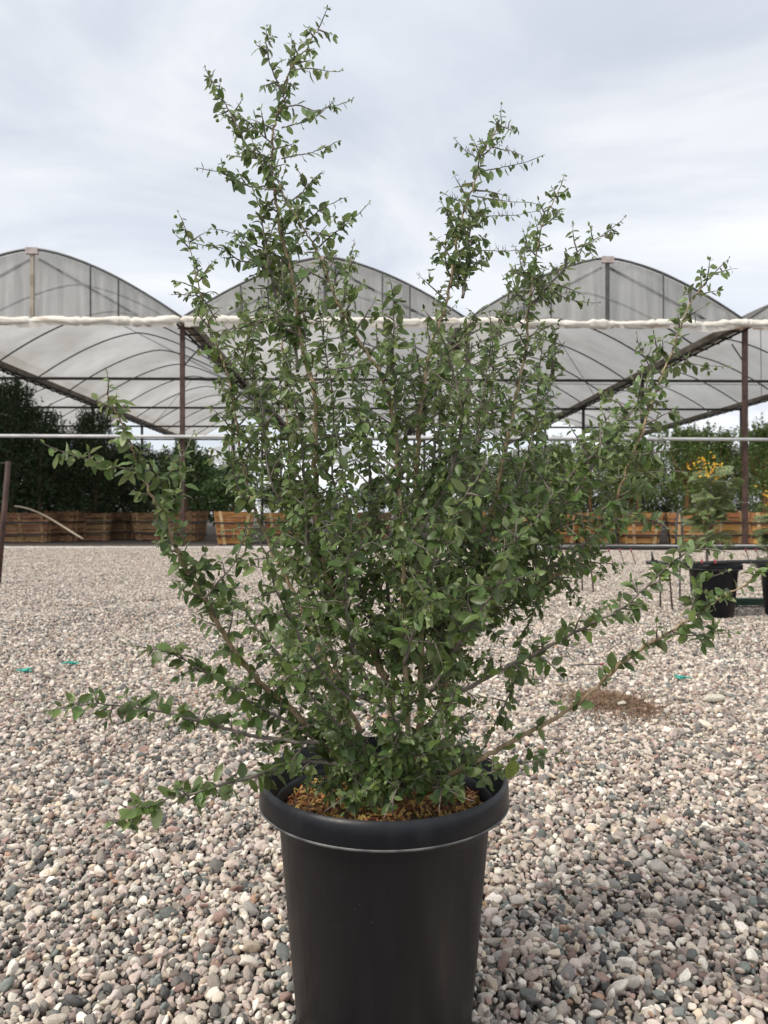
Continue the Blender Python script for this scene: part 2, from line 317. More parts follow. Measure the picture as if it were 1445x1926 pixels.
def make_points(rows, name, collname, meshes):
    """rows: (x,y,z, rx,ry,rz, sx,sy,sz, idx)"""
    a = np.array(rows, dtype=np.float32)
    me = bpy.data.meshes.new(name); me.vertices.add(len(a)); me.vertices.foreach_set('co', a[:, :3].ravel().copy())
    for nm, sl_ in (('rot', slice(3, 6)), ('scl', slice(6, 9))):
        at = me.attributes.new(nm, 'FLOAT_VECTOR', 'POINT'); at.data.foreach_set('vector', a[:, sl_].ravel().copy())
    at = me.attributes.new('pick', 'INT', 'POINT'); at.data.foreach_set('value', a[:, 9].astype(np.int32))
    o = link(bpy.data.objects.new(name, me))
    c = bpy.data.collections.new(collname)
    for i, m_ in enumerate(meshes):
        q = bpy.data.objects.new('%s piece %02d' % (collname, i), m_); c.objects.link(q)
    ng = bpy.data.node_groups.new(name, 'GeometryNodeTree'); ng.interface.new_socket('Geometry', in_out='INPUT', socket_type='NodeSocketGeometry'); ng.interface.new_socket('Geometry', in_out='OUTPUT', socket_type='NodeSocketGeometry')
    N = ng.nodes; L = ng.links; gi = N.new('NodeGroupInput'); go = N.new('NodeGroupOutput')
    ci = N.new('GeometryNodeCollectionInfo'); ci.inputs[0].default_value = c; ci.inputs[1].default_value = True; ci.inputs[2].default_value = True
    ip = N.new('GeometryNodeInstanceOnPoints'); ip.inputs['Pick Instance'].default_value = True
    def na(n, t): q = N.new('GeometryNodeInputNamedAttribute'); q.data_type = t; q.inputs[0].default_value = n; return q.outputs[0]
    L.new(gi.outputs[0], ip.inputs['Points']); L.new(ci.outputs[0], ip.inputs['Instance']); L.new(na('pick', 'INT'), ip.inputs['Instance Index'])
    er = N.new('FunctionNodeEulerToRotation'); L.new(na('rot', 'FLOAT_VECTOR'), er.inputs[0]); L.new(er.outputs[0], ip.inputs['Rotation'])
    L.new(na('scl', 'FLOAT_VECTOR'), ip.inputs['Scale']); L.new(ip.outputs[0], go.inputs[0])
    md = o.modifiers.new('stones', 'NODES'); md.node_group = ng; return o
POTC = P(723, 965, 1.26); POTC.z = 0
# single stones to NEAR, then tiles of small stones
NEAR = 4.3
def stone_row(x, y, lift=0, big=None):
    s = big or min(.030, max(.0062, rng.lognormal(math.log(.0087), .29)))
    return [x, y, gz(x, y) + s * .25 + lift + rng.uniform(-.003, .004), rng.normal(0, .55), rng.normal(0, .55), rng.uniform(0, 6.28), s * rng.uniform(.85, 1.3), s * rng.uniform(.8, 1.1), s * rng.uniform(.75, 1.15), rng.integers(0, 12)]
rows = []
sp = .0143; y = .75; j = 0
while y < NEAR + .15:
    hw = .54 * y + 1.0
    for x in np.arange(-hw, hw, sp):
        xx = x + (j % 2) * sp / 2 + rng.normal(0, sp * .28); yy = y + rng.normal(0, sp * .28)
        if (xx - POTC.x) ** 2 + (yy - POTC.y) ** 2 < .158 ** 2: continue
        rows.append(stone_row(xx, yy))
        if rng.random() < .035: rows.append(stone_row(xx + .004, yy, .004, rng.uniform(.0125, .020)))
        elif rng.random() < .22: rows.append(stone_row(xx + rng.normal(0, .006), yy + rng.normal(0, .006), .008))
    y += sp * .87; j += 1
# the stones that show largest stand as objects of their own
def inview(r_): return abs(r_[0]) < .505 * r_[1] and r_[1] > 1.22 and not (abs(r_[0] - POTC.x) < .17 and r_[1] > 1.1)
vis = sorted([(-max(r_[6:9]) / r_[1], i) for i, r_ in enumerate(rows) if inview(r_)])[:290]
sel = {i for _, i in vis}
for i in sorted(sel):
    r_ = rows[i]; obj('stone', PEB[int(r_[9])], ground, r_[:3], r_[3:6], r_[6:9])
rows = [r_ for i, r_ in enumerate(rows) if i not in sel]
g = make_points(rows, 'gravel', 'pebbles', PEB); tag(g, 'loose rounded gravel in pink, cream and grey around the black pot', None, None, 'stuff')
# tiles
TS = .42
tiles = []
for t in range(6):
    bmv = []; bmf = []; base = [pebble_mesh('tmp', 100 + t * 10 + q, 1, M_stonec) for q in range(4)]
    bd = []
    for me in base:
        co = np.empty(len(me.vertices) * 3, dtype=np.float32); me.vertices.foreach_get('co', co); co = co.reshape(-1, 3)
        fa = np.array([list(p.vertices) for p in me.polygons]); bd.append((co, fa)); bpy.data.meshes.remove(me)
    n = 0; V = []; FF = []
    s0 = .0168; hw = TS / 2 + .02; jj = 0; y = -hw
    while y < hw:
        for x in np.arange(-hw, hw, s0):
            co, fa = bd[rng.integers(0, 4)]
            s = min(.03, max(.007, rng.lognormal(math.log(.0100), .3)))
            m3 = np.array(Euler((rng.normal(0, .35), rng.normal(0, .35), rng.uniform(0, 6.28))).to_matrix()) * s
            V.append(co @ m3.T + np.array([x + (jj % 2) * s0 / 2 + rng.normal(0, .005), y + rng.normal(0, .005), s * .25 + rng.uniform(-.002, .011)])); FF.append(fa + n); n += len(co)
        y += s0 * .87; jj += 1
    tiles.append(mesh_np('stone_tile', np.concatenate(V), np.concatenate(FF), True, [M_stonec]))
rows = []
y = NEAR + .15
while y < 19.6:
    hw = .54 * y + 1.6
    for x in np.arange(-hw, hw, TS * .98):
        yy = y
        e_ = .15
        gx_ = (gz(x + e_, yy) - gz(x - e_, yy)) / (2 * e_); gy_ = (gz(x, yy + e_) - gz(x, yy - e_)) / (2 * e_)
        sx = math.atan((gz(x, yy + e_) - gz(x, yy - e_)) / (2 * e_)); sy = -math.atan((gz(x + e_, yy) - gz(x - e_, yy)) / (2 * e_))
        q = rng.integers(0, 4) * math.pi / 2
        lx = gx_ * math.cos(q) + gy_ * math.sin(q); ly = -gx_ * math.sin(q) + gy_ * math.cos(q)
        rows.append([x, yy, gz(x, yy), math.atan(ly), -math.atan(lx), q, 1, 1, 1, rng.integers(0, 6)])
    y += TS * .98
g = make_points(rows, 'gravel', 'gravel tiles', tiles); tag(g, 'fine distant gravel stretching to the pipe before the greenhouse', None, None, 'stuff')

# ---------------------------------------------------------------- greenhouse
D0 = 19.0; GZ = 5.83; RISE = 1.82; ROW = 7.2; LEN = 33.5
GX = [-19.9, -12.62, -5.12, 2.14, 9.33, 16.55]
gh = empty('greenhouse', (0, D0, 0), R(1.3)); tag(gh, 'large open sided greenhouse with clear film arches over brown steel posts', 'greenhouse')
RISES = (1.82, 1.71, 1.56, 1.6, 1.6)
def prof(u): return RISE * (1 - abs(u) ** 1.55)
def arch(x0, x1, y, n=24, zoff=0): return [(x0 + (x1 - x0) * i / n, y, GZ + prof(2 * i / n - 1) + zoff) for i in range(n + 1)]
hs_ = 2.9; hoop_y = [k * hs_ for k in range(int(LEN / hs_) + 1)] + [LEN]
hoop_me = {}
for bi in range(5):
    x0, x1 = GX[bi], GX[bi + 1]; RISE = RISES[bi]
    for k, hy in enumerate(hoop_y):
        key = bi
        if key not in hoop_me: hoop_me[key] = MB().tube(arch(x0, x1, 0), .025, 6).mesh('roof_hoop', M_hoop, True)
        if k == 0: MB().tube(arch(x0, x1, -.02), .032, 6).obj('end_hoop', M_hoop, gh, True)
        else: obj('roof_hoop', hoop_me[key], gh, (0, hy, 0))
    # roof film, sagging a little between the hoops
    nu, nv = 36, 150; V = []
    for jv in range(nv + 1):
        yy = LEN * jv / nv; ph = (yy % hs_) / hs_; sag = .10 * math.sin(math.pi * ph)
        for iu in range(nu + 1):
            u = 2 * iu / nu - 1; x = x0 + (x1 - x0) * iu / nu
            wv = .022 * mnoise.noise(Vector((x * .9, yy * .8, bi * 7.3)))
            V.append((x, yy, GZ + prof(u) + .045 - sag * (1 - u ** 4) * .7 + wv))
    Fq = np.array([(j * (nu + 1) + i, j * (nu + 1) + i + 1, (j + 1) * (nu + 1) + i + 1, (j + 1) * (nu + 1) + i) for j in range(nv) for i in range(nu)])
    obj('roof_film', mesh_np('roof_film', V, Fq, True, [M_film]), gh)
    # gable film with vertical folds
    nu, nw = 150, 10; V = []
    for iu in range(nu + 1):
        x = x0 + (x1 - x0) * iu / nu; u = 2 * iu / nu - 1; h = prof(u)
        for iw in range(nw + 1):
            z = GZ - .05 + (h + .02) * iw / nw; f_ = iw / nw
            q = .16 * mnoise.noise(Vector((x * 3.2 + z * .35 * (1 if u > 0 else -1), z * .35, bi * 3.1))) + .07 * mnoise.noise(Vector((x * 9 + z * .5, z * .6, bi * 5.1)))
            V.append((x, .05 + q * math.sin(math.pi * min(1, max(0, f_ * .9 + .08))), z))
    Fq = np.array([(i * (nw + 1) + j, (i + 1) * (nw + 1) + j, (i + 1) * (nw + 1) + j + 1, i * (nw + 1) + j + 1) for i in range(nu) for j in range(nw)])
    obj('gable_film', mesh_np('gable_film', V, Fq, True, [M_end]), gh)
    xm = (x0 + x1) / 2
    MB().box((xm, -.04, GZ + RISE / 2), (.09, .08, RISE - .04)).obj('king_post', M_dust if bi < 2 else M_hoop, gh)
    MB().box((xm, -.06, GZ + RISE - .06), (.30, .10, .16)).obj('peak_wrap', M_pink, gh)
    for s in (-1, 1):
        MB().tube([(xm + s * .1, .13, GZ + RISE - .2), (xm + s * 2.6, .13, GZ + .08)], .035, 6).obj('brace', M_hoop, gh)
        MB().tube([(xm + s * 1.45, -.03, GZ), (xm + s * 1.45, -.03, GZ + prof(.40))], .022, 6).obj('gable_stud', M_hoop, gh)
        MB().tube([(xm + s * 2.15, -.03, GZ), (xm + s * 2.15, -.03, GZ + prof(.595))], .022, 6).obj('gable_stud', M_hoop, gh)
    # diagonal cables inside the roof
    MB().tube([(x0 + .1, .3, GZ + .1), (xm, 6, GZ + RISE - .25), (x1 - .1, 12.5, GZ + .1)], .012, 5).obj('cable', M_dark, gh)
    MB().tube([(x1 - .1, 10, GZ + .1), (xm, 17, GZ + RISE - .25), (x0 + .1, 23.5, GZ + .1)], .012, 5).obj('cable', M_dark, gh)
    # rolled curtain
    pts = []; rad = []
    for i in range(121):
        t = i / 120; x = x0 + (x1 - x0) * t
        pts.append((x, -.13 + .03 * mnoise.noise(Vector((x * 1.1, 3, 0))), GZ - .09 - .04 * math.sin(t * math.pi) * (bi % 2) + .075 * mnoise.noise(Vector((x * .9, 0, 7)))))
        rad.append(.100 + .035 * mnoise.noise(Vector((x * 1.9, 9, 0))) + .025 * mnoise.noise(Vector((x * 6.5, 9, 4))) - (.03 if i % 20 in (0,) else 0))
    me = MB().tube(pts, .1, 14, rad=rad).mesh('curtain_roll', M_curt, True)
    for v in me.vertices: v.co += Vector((0, 0, 1)) * .035 * mnoise.noise(Vector((v.co.x * 1.5, v.co.y * 22, v.co.z * 22))) + Vector((0, 1, 0)) * .03 * mnoise.noise(Vector((v.co.x * 2, v.co.y * 22 + 5, v.co.z * 22)))
    obj('curtain_roll', me, gh)
    # loose flaps hanging below the roll
    V = []; nn = 60
    for i in range(nn + 1):
        x = x0 + .1 + (x1 - x0 - .2) * i / nn; d = .03 + .15 * max(0, mnoise.noise(Vector((x * .8, 1.7, 2)))) + .05 * abs(mnoise.noise(Vector((x * 4, 1, 2))))
        V += [(x, -.2, GZ - .14), (x, -.17 + .05 * mnoise.noise(Vector((x * 7, 0, 0))), GZ - .20 - d)]
    obj('curtain_flap', mesh_np('curtain_flap', V, np.array([(2 * i, 2 * i + 1, 2 * i + 3, 2 * i + 2) for i in range(nn)]), True, [M_curt]), gh)
for gi_, gx in enumerate(GX):
    m_ = MB()
    m_.hexa([(gx - .10, 0, GZ - .12), (gx + .10, 0, GZ - .12), (gx + .10, LEN, GZ - .12), (gx - .10, LEN, GZ - .12), (gx - .22, 0, GZ + .03), (gx + .22, 0, GZ + .03), (gx + .22, LEN, GZ + .03), (gx - .22, LEN, GZ + .03)])
    m_.obj('gutter', M_gut, gh)
    for s in (-1, 1): MB().box((gx + s * .15, LEN / 2, GZ - .14), (.04, LEN, .05)).obj('gutter_rail', M_dark, gh)
    cl = MB().box((0, 0, 0), (.42, .045, .03)).mesh('gutter_clamp', M_dark)
    for k in range(int(LEN / .725)): obj('gutter_clamp', cl, gh, (gx, .4 + k * .725, GZ - .165))
    for k in range(5):
        yy = k * ROW
        MB().box((gx, yy + (0.02 if k == 0 else 0), (GZ - .2) / 2), (.11, .11, GZ - .2)).obj('post', M_steel if k == 0 else M_dark, gh)
        if gi_ < 5:
            MB().box(((gx + GX[gi_ + 1]) / 2, yy + .1, GZ - (.24 if k else .06)), (GX[gi_ + 1] - gx, .07, .09)).obj('crossbar', M_dark, gh)
    MB().tube([(gx + .05, .0, GZ - 1.2), (gx + .3, 1.3, GZ - .3)], .02, 6).obj('brace', M_dark, gh)
# pipes along the front
pp = MB().tube([(-23, -.11, 2.84), (0, -.11, 2.80), (17, -.11, 2.74)], .043, 8).obj('front_rail', M_pvc, gh, True)
gp = MB().tube([P(-500, 1031, 18.6), P(400, 1031, 18.7), P(900, 1029, 18.9), P(1900, 1025, 19.3)], .034, 8).obj('ground_pipe', M_pvc, None, True)
tag(gp, 'long grey white pipe lying on the gravel edge in front of the greenhouse', 'pipe')

# second white greenhouse far behind
fg = empty('greenhouse', (0, 62, 0), R(1.3)); tag(fg, 'distant bright white greenhouse roof seen under the end of the large one', 'greenhouse')
for k in range(-4, 4):
    x0 = k * 8.5; V = []
    for jv in range(2):
        for iu in range(17):
            u = iu / 8 - 1; V.append((x0 + 8.5 * iu / 16, jv * 12, 5.0 + 1.5 * (1 - abs(u) ** 1.8)))
    V += [(x0 + 8.5 * iu / 16, -.05, 5.0) for iu in range(17)]
    Fq = [(i, i + 1, 18 + i, 17 + i) for i in range(16)] + [(34 + i, 35 + i, i + 1, i) for i in range(16)]
    obj('roof_film', mesh_np('roof_film', V, Fq, True, [M_far]), fg)
    MB().box((x0, 0, 2.5), (.1, .1, 5)).obj('post', M_hoop, fg)
    MB().box((x0 + 4.25, 0, 4.8), (8.4, .06, .06)).obj('crossbar', M_hoop, fg)

# ---------------------------------------------------------------- crates and trees
def crate(loc, rz, wood, wt=1.09, wb=.86, h=.95):
    root = empty('tree_crate', loc, rz)
    npl = 5
    for s in range(4):
        A = Matrix.Rotation(s * math.pi / 2, 4, 'Z')
        for k in range(npl):
            z0 = h * k / npl + random.uniform(.004, .02); z1 = h * (k + 1) / npl - random.uniform(.004, .02)
            w0 = wb + (wt - wb) * z0 / h; w1 = wb + (wt - wb) * z1 / h; th = .022
            jt = random.uniform(-.004, .004)
            pts = [(-w0 / 2, -w0 / 2 - jt, z0), (w0 / 2, -w0 / 2 - jt, z0), (w0 / 2 - th, -w0 / 2 + th - jt, z0), (-w0 / 2 + th, -w0 / 2 + th - jt, z0),
                   (-w1 / 2, -w1 / 2 - jt, z1), (w1 / 2, -w1 / 2 - jt, z1), (w1 / 2 - th, -w1 / 2 + th - jt, z1), (-w1 / 2 + th, -w1 / 2 + th - jt, z1)]
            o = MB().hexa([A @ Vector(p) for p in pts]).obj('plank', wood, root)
        for bx in (-.36, .30):
            sk = random.uniform(-.08, .08); y0 = -wb / 2 - .022; y1 = -wt / 2 - .022; b0 = bx * wb; b1 = bx * wt + sk
            pts = [(b0, y0 - .0, .0), (b0 + .09, y0, .0), (b0 + .09, y0 + .018, .0), (b0, y0 + .018, .0), (b1, y1, h), (b1 + .09, y1, h), (b1 + .09, y1 + .018, h), (b1, y1 + .018, h)]
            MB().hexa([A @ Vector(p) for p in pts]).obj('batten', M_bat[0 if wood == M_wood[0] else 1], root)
    for z in (.24, .60):
        w_ = wb + (wt - wb) * z / h + .055; m_ = MB()
        for s in range(4):
            A = Matrix.Rotation(s * math.pi / 2, 4, 'Z'); m_.box(A @ Vector((0, -w_ / 2, z)), (w_, .008, .045) if s % 2 == 0 else (.008, w_, .045))
        m_.obj('strap', M_band, root)
    wi = wt - .1
    MB().box((0, 0, h - .1), (wi - .02, wi - .02, .02)).obj('soil', M_soil, root)
    return root
def leafcloud(n, centers, spread, size, seed, up=.3, asp=.42):
    r = np.random.default_rng(seed); C_ = np.asarray(centers); idx = r.integers(0, len(C_), n)
    c = C_[idx] + r.normal(0, 1, (n, 3)) * spread
    d = r.normal(0, 1, (n, 3)); d[:, 2] += up; d /= np.linalg.norm(d, axis=1)[:, None]
    q = r.normal(0, 1, (n, 3)); q = np.cross(d, q); q /= np.linalg.norm(q, axis=1)[:, None] + 1e-9
    s = size * r.uniform(.6, 1.35, (n, 1))
    nrm = np.cross(d, q)
    v = np.stack([c - d * s * .5, c + q * s * asp * .5 + nrm * s * .06, c + d * s * .5, c - q * s * asp * .5 + nrm * s * .06], 1).reshape(-1, 3)
    f = np.arange(4 * n).reshape(-1, 4); return v, f
def tree_mesh(kind, H, Wd, seed):
    r = random.Random(seed); tr = MB(); cen = []
    th = {0: .5, 1: .95, 2: .9}[kind]
    tr.tube([(0, 0, 0), (.03, .02, th * .6), (0, 0, th), (.05, 0, H * .55), (.0, .05, H * .8)], .05, 8, rad=[.065, .055, .05, .03, .012])
    nb = 16
    for i in range(nb):
        z0 = r.uniform(th * .75, H * .6); a = i * 2.4 + r.random(); ln = Wd * .5 * r.uniform(.6, 1.0) * (1 - .35 * (z0 / H)); rise = r.uniform(.4, 1.0)
        p0 = Vector((0, 0, z0)); p2 = p0 + Vector((math.cos(a) * ln, math.sin(a) * ln, rise)); p2.z = min(p2.z, H - .2); p1 = (p0 + p2) / 2 + Vector((0, 0, -.1))
        tr.tube([p0, p1, p2], .02, 5, rad=[.024, .016, .006])
        cen += [p1 + Vector((r.gauss(0, .1), r.gauss(0, .1), r.gauss(0, .1))), p2]
    n = 0
    for i in range(220 if kind == 0 else 150):
        z = th * (.55 if kind else .3) + (H - th * .5) * r.random() ** .9; u = (z - th * .5) / (H - th * .5)
        if kind == 0: wr = Wd / 2 * (1 - max(0, u - .35) ** 1.7 * 1.6) * (1 + .16 * math.sin(z * 4 + seed))
        else: wr = Wd / 2 * (math.sin(min(1, u * 1.05 + .12) * math.pi) ** .55 if u < .95 else .15)
        a = r.uniform(0, 6.283); rr = wr * math.sqrt(r.uniform(.25, 1)) * (1 + .2 * mnoise.noise(Vector((math.cos(a) * 2, math.sin(a) * 2, z * 1.5 + seed))))
        cen.append(Vector((rr * math.cos(a), rr * math.sin(a), z)))
    v, f = leafcloud({0: 9000, 1: 5600, 2: 4200}[kind], [tuple(c) for c in cen], {0: .10, 1: .10, 2: .12}[kind], {0: .085, 1: .085, 2: .13}[kind], seed, asp={0: .4, 1: .42, 2: .6}[kind])
    if kind == 1:   # upright leafy shoots
        ext = []
        for i in range(34):
            a = r.uniform(0, 6.283); rr = Wd * .42 * math.sqrt(r.random()); z0 = H * r.uniform(.72, .95); L_ = r.uniform(.35, .8)
            for k in range(9): ext.append((rr * math.cos(a) + .02 * k * math.cos(a), rr * math.sin(a), z0 + L_ * k / 9))
        v2, f2 = leafcloud(len(ext) * 6, ext, .025, .085, seed + 1); f = np.concatenate([f, f2 + len(v)]); v = np.concatenate([v, v2])
    return tr.mesh('trunk', M_otrunk if kind == 1 else M_trunk, True), mesh_np('crown', v, f, False, [M_tl[kind]]), H
TM = [[tree_mesh(0, 3.0, 1.9, s) for s in (1, 2, 3)], [tree_mesh(1, 2.45, 1.9, s) for s in (4, 5, 6)], [tree_mesh(2, 2.4, 2.0, s) for s in (7, 8)]]
TN = ['boxed_evergreen', 'citrus_tree', 'broadleaf_tree']; TC = 'tree'
def tree(kind, var, x, y, z, H, rz, label, group, wsc=1):
    t, c, h0 = TM[kind][var]; root = empty(TN[kind], (x, y, z), rz); s = H / h0; root.scale = (wsc * s ** .5, wsc * s ** .5, s)
    obj('trunk', t, root); obj('crown', c, root); tag(root, label, TC, group); return root
def gxy(px, D): return (px - CX) / F * D
# (px, D, wood, tree kind, top y in photo, crate label, tree label)
POS = ['leftmost', 'second from the left', 'third from the left', 'fourth from the left', 'fifth from the left']
spec = [
 (-45, 22.6, 1, 0, 745), (18, 22.6, 1, 0, 712), (80, 23.0, 1, 0, 758), (128, 23.4, 1, 0, 822), (176, 24.0, 1, 0, 768),
 (236, 25.5, 1, 0, 836), (300, 24.5, 1, 0, 850), (356, 23.6, 1, 2, 838), (436, 21.2, 0, 2, 865), (525, 22.2, 0, 2, 905),
 (700, 26.0, 1, 2, 905), (880, 22.6, 0, 1, 860), (952, 21.9, 0, 1, 870), (1038, 22.2, 0, 1, 845), (1115, 21.9, 0, 1, 850), (1205, 21.7, 0, 1, 832),
 (1283, 21.6, 0, 1, 815), (1357, 21.8, 0, 1, 822), (1427, 21.5, 0, 1, 812), (1500, 21.6, 0, 1, 815)]
desc = ['at the far left edge, mostly out of view', 'behind the short leaning post', 'right of the one behind the leaning post', 'where the dry cane crosses', 'right of the dry cane',
 'the dimmest one, left of the shrub', 'in shade behind the left branches of the shrub', 'behind the brown post left of the shrub', 'pale and brightly lit, just left of the shrub', 'behind the left side of the shrub',
 'deep behind the middle of the shrub', 'seen through the right half of the shrub', 'behind the right half of the shrub, next to the post', 'behind the dense right branches', 'behind the right branch tips', 'left of the grey bent hose',
 'behind the bent hose', 'behind the flowering bush', 'behind the brown post at the right', 'at the far right edge, mostly out of view']
for i, (px, D, wd, kd, ty) in enumerate(spec):
    px += random.uniform(-7, 7); x = gxy(px, D); rz = R(random.uniform(-14, 14)); D += random.uniform(-.25, .25)
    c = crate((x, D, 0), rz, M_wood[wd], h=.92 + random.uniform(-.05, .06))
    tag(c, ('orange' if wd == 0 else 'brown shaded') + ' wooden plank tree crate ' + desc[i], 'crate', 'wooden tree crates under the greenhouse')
    ztop = CAMZ + (HY - ty) / F * D
    nm = {0: 'dark dense evergreen tree in the crate ', 1: 'citrus tree in the crate ', 2: 'broad leaved green tree in the crate '}[kd]
    tree(kd, i % len(TM[kd]), x, D, .84, ztop - .84, rz * 9, nm + desc[i], 'trees growing in crates')
# second and third rows of trees, deeper under the roof
back = [(-60, 27, 0, 728), (5, 27, 0, 722), (60, 28, 0, 768), (108, 29, 0, 812), (172, 28, 0, 786), (215, 30, 0, 838), (262, 31, 0, 832), (322, 30, 0, 845), (385, 29, 2, 868),
        (-20, 34, 0, 745), (90, 35, 0, 822), (185, 36, 0, 830),
        (820, 30, 1, 905), (905, 28, 1, 878), (985, 29, 1, 868), (1062, 28, 1, 855), (1185, 28, 1, 845), (1312, 28, 1, 826), (1450, 28, 1, 815),
        (1010, 36, 0, 882), (1090, 37, 0, 878), (1160, 36, 1, 868), (1235, 37, 0, 862), (1300, 36, 1, 858), (1375, 37, 0, 850), (1440, 36, 1, 848)]
for i, (px, D, kd, ty) in enumerate(back):
    ztop = CAMZ + (HY - ty) / F * D
    side = 'left' if px < CX else 'right'
    hts = ('tallest', 'tall', 'middling', 'lowish', 'low')
    tree(kd, i % len(TM[kd]), gxy(px, D), D, .02, ztop, R(40 * i), ('dark evergreen' if kd == 0 else 'green leafy' if kd == 1 else 'broad leaved') + ' tree in the back rows on the %s side of the greenhouse' % side,
         'back row trees on the %s' % side, .95)
# far trees beyond the greenhouse
ft = MB(); V = []; Ff = []; n = 0
for i in range(26):
    x = -46 + i * 3.7 + random.uniform(-1, 1)
    if -6 < x < 1: continue
    D = 84 + random.uniform(-5, 5); H = random.uniform(2.2, 4.6); ft.tube([(x, D, -.1), (x, D, H * .6)], .12, 6)
    v, f = leafcloud(900, [(x + random.gauss(0, 1), D + random.gauss(0, .8), H * (.2 + .7 * random.random())) for _ in range(24)], .4, .35, i); V.append(v); Ff.append(f + n); n += len(v)
ft.v += [Vector(p) for p in np.concatenate(V)]; k0 = len(ft.v) - n
ft.f += [tuple(int(q) + k0 for q in f) for f in np.concatenate(Ff)]
fw = ft.obj('far_wood', M_tl[0]); tag(fw, 'low dark wood far beyond the greenhouse', None, None, 'stuff')

# bent hose and cane, leaning post
def bez(a, b, c, d, n=16):
    a, b, c, d = map(Vector, (a, b, c, d)); return [a * (1 - t) ** 3 + b * 3 * t * (1 - t) ** 2 + c * 3 * t * t * (1 - t) + d * t ** 3 for t in [i / n for i in range(n + 1)]]
D = 20.6
hx = MB().tube(bez(P(1272, 1024, D), P(1270, 938, D), P(1287, 938, D), P(1283, 1024, D)), .035, 8).obj('bent_hose', M_hoop, None, True); tag(hx, 'grey hose bent into an upside down U against the orange crates', 'hose')
cn = MB().tube(bez(P(28, 952, 21.6), P(75, 956, 21.3), P(115, 990, 20.6), P(157, 1014, 20.2)), .028, 6).obj('dry_cane', M_cane, None, True); tag(cn, 'pale dry bent cane leaning against the brown crates at left', 'cane')
lp = empty('leaning_post', P(-4, 1100, 9.1)); lp.location.z = 0
a = P(16, 868, 9.0) - lp.location
MB().tube([(0, 0, -.05), tuple(a)], .031, 12).obj('shaft', M_steel, lp, True)
MB().tube([a + Vector((0, 0, -.02)), a + Vector((-1.2, .0, .01))], .008, 6).obj('wire', M_hoop, lp, True)
tag(lp, 'short rusty steel post leaning at the left edge with a thin wire', 'post')

# ---------------------------------------------------------------- nursery pots
def pot(loc, Rr, H, label, rz=0):
    root = empty('plant_pot', loc, rz); s = Rr / .21; z = H
    bh = .046 * s      # height of the band
    body = [(.140 * s, .0), (.1435 * s, .004), (.1775 * s, z - bh - .004), (.183 * s, z - bh + .002)]
    inn = [(.196 * s, z - .012), (.185 * s, z - bh), (.179 * s, z - .11), (.174 * s, z - .2)]
    MB().lathe(body, 96).obj('pot_wall', M_pot, root, True, 40)
    MB().lathe([(.196 * s, z - .0085), (.184 * s, z - bh), (.170 * s, z - .09)], 96).obj('inner_wall', M_pot, root, True, 40)
    rim = [(.184 * s, z - bh), (.2050 * s, z - bh + .001), (.2072 * s, z - bh + .004), (.2072 * s, z - .020), (.2065 * s, z - .010), (.2035 * s, z - .0035), (.200 * s, z - .001), (.1975 * s, z - .003), (.1960 * s, z - .009)]
    rim_o = MB().lathe(rim, 96).obj('rim', M_pot, root, True, 50)
    MB().lathe([(.2074 * s, z - bh + .0035), (.2084 * s, z - bh + .0045), (.2084 * s, z - bh + .0062), (.2074 * s, z - bh + .0072)], 96).obj('rim_edge', M_scuff_lit, rim_o, True)
    tag(root, label, 'plant pot', 'black nursery pots'); return root
POTH = .443
pot(POTC, .211, POTH, 'large black plastic nursery pot in the foreground holding the tall shrub')
# soil and mulch
SOILZ = .385
M_ = MB().lathe([(.0001, SOILZ + .012), (.06, SOILZ + .010), (.12, SOILZ + .002), (.172, SOILZ - .006)], 48).obj('potting_soil', M_soil, None, True)
M_.location = POTC; tag(M_, 'dark soil under the mulch inside the foreground pot', None, None, 'stuff')
V = []; FF = []; n = 0
for i in range(1500):
    a = random.uniform(0, 6.283); r_ = .165 * math.sqrt(random.random()); s = random.uniform(.0035, .0105)
    m3 = np.array((Euler((random.gauss(0, .8), random.gauss(0, .8), random.uniform(0, 6.3))).to_matrix()))
    k = random.randint(4, 6); base = []
    for q in range(k): an = q / k * 6.283; base.append((math.cos(an) * s * random.uniform(.5, 1.2), math.sin(an) * s * random.uniform(.2, .6), random.uniform(-.001, .002)))
    top = [(x, y, z + .0016) for x, y, z in base]
    c = np.array([r_ * math.cos(a), r_ * math.sin(a), SOILZ + .016 - .02 * (r_ / .18) + random.uniform(-.004, .008)])
    V += list(np.array(base + top) @ m3.T + c); FF += [tuple(n + q for q in range(k))[::-1], tuple(n + k + q for q in range(k))] + [(n + q, n + (q + 1) % k, n + k + (q + 1) % k, n + k + q) for q in range(k)]; n += 2 * k
mu = obj('bark_mulch', mesh_np('bark_mulch', V, FF, False, [M_mulch])); mu.location = POTC; tag(mu, 'orange brown bark flakes covering the soil in the foreground pot', None, None, 'stuff')

# ---------------------------------------------------------------- the shrub
PD = 1.26
shrub = empty('spiny_shrub', (POTC.x, POTC.y, SOILZ)); tag(shrub, 'tall spiny small leaved shrub with many stems growing in the big black pot', 'shrub')
SL = Vector(shrub.location)
tw = MB(); spn = MB(); leaves = []; berries = []
def addleaf(p, d, nrm, s): leaves.append((p, d, nrm, s))
def rv(s=1): return Vector((random.gauss(0, s), random.gauss(0, s), random.gauss(0, s)))
def smooth(pts, n):
    """Catmull-Rom through pts, n samples per span"""
    o = []; m = len(pts)
    for i in range(m - 1):
        p0, p1, p2, p3 = pts[max(i - 1, 0)], pts[i], pts[i + 1], pts[min(i + 2, m - 1)]
        for k in range(n):
            t = k / n; o.append(.5 * ((2 * p1) + (p2 - p0) * t + (2 * p0 - 5 * p1 + 4 * p2 - p3) * t * t + (3 * p1 - p0 - 3 * p2 + p3) * t ** 3))
    o.append(pts[-1]); return o
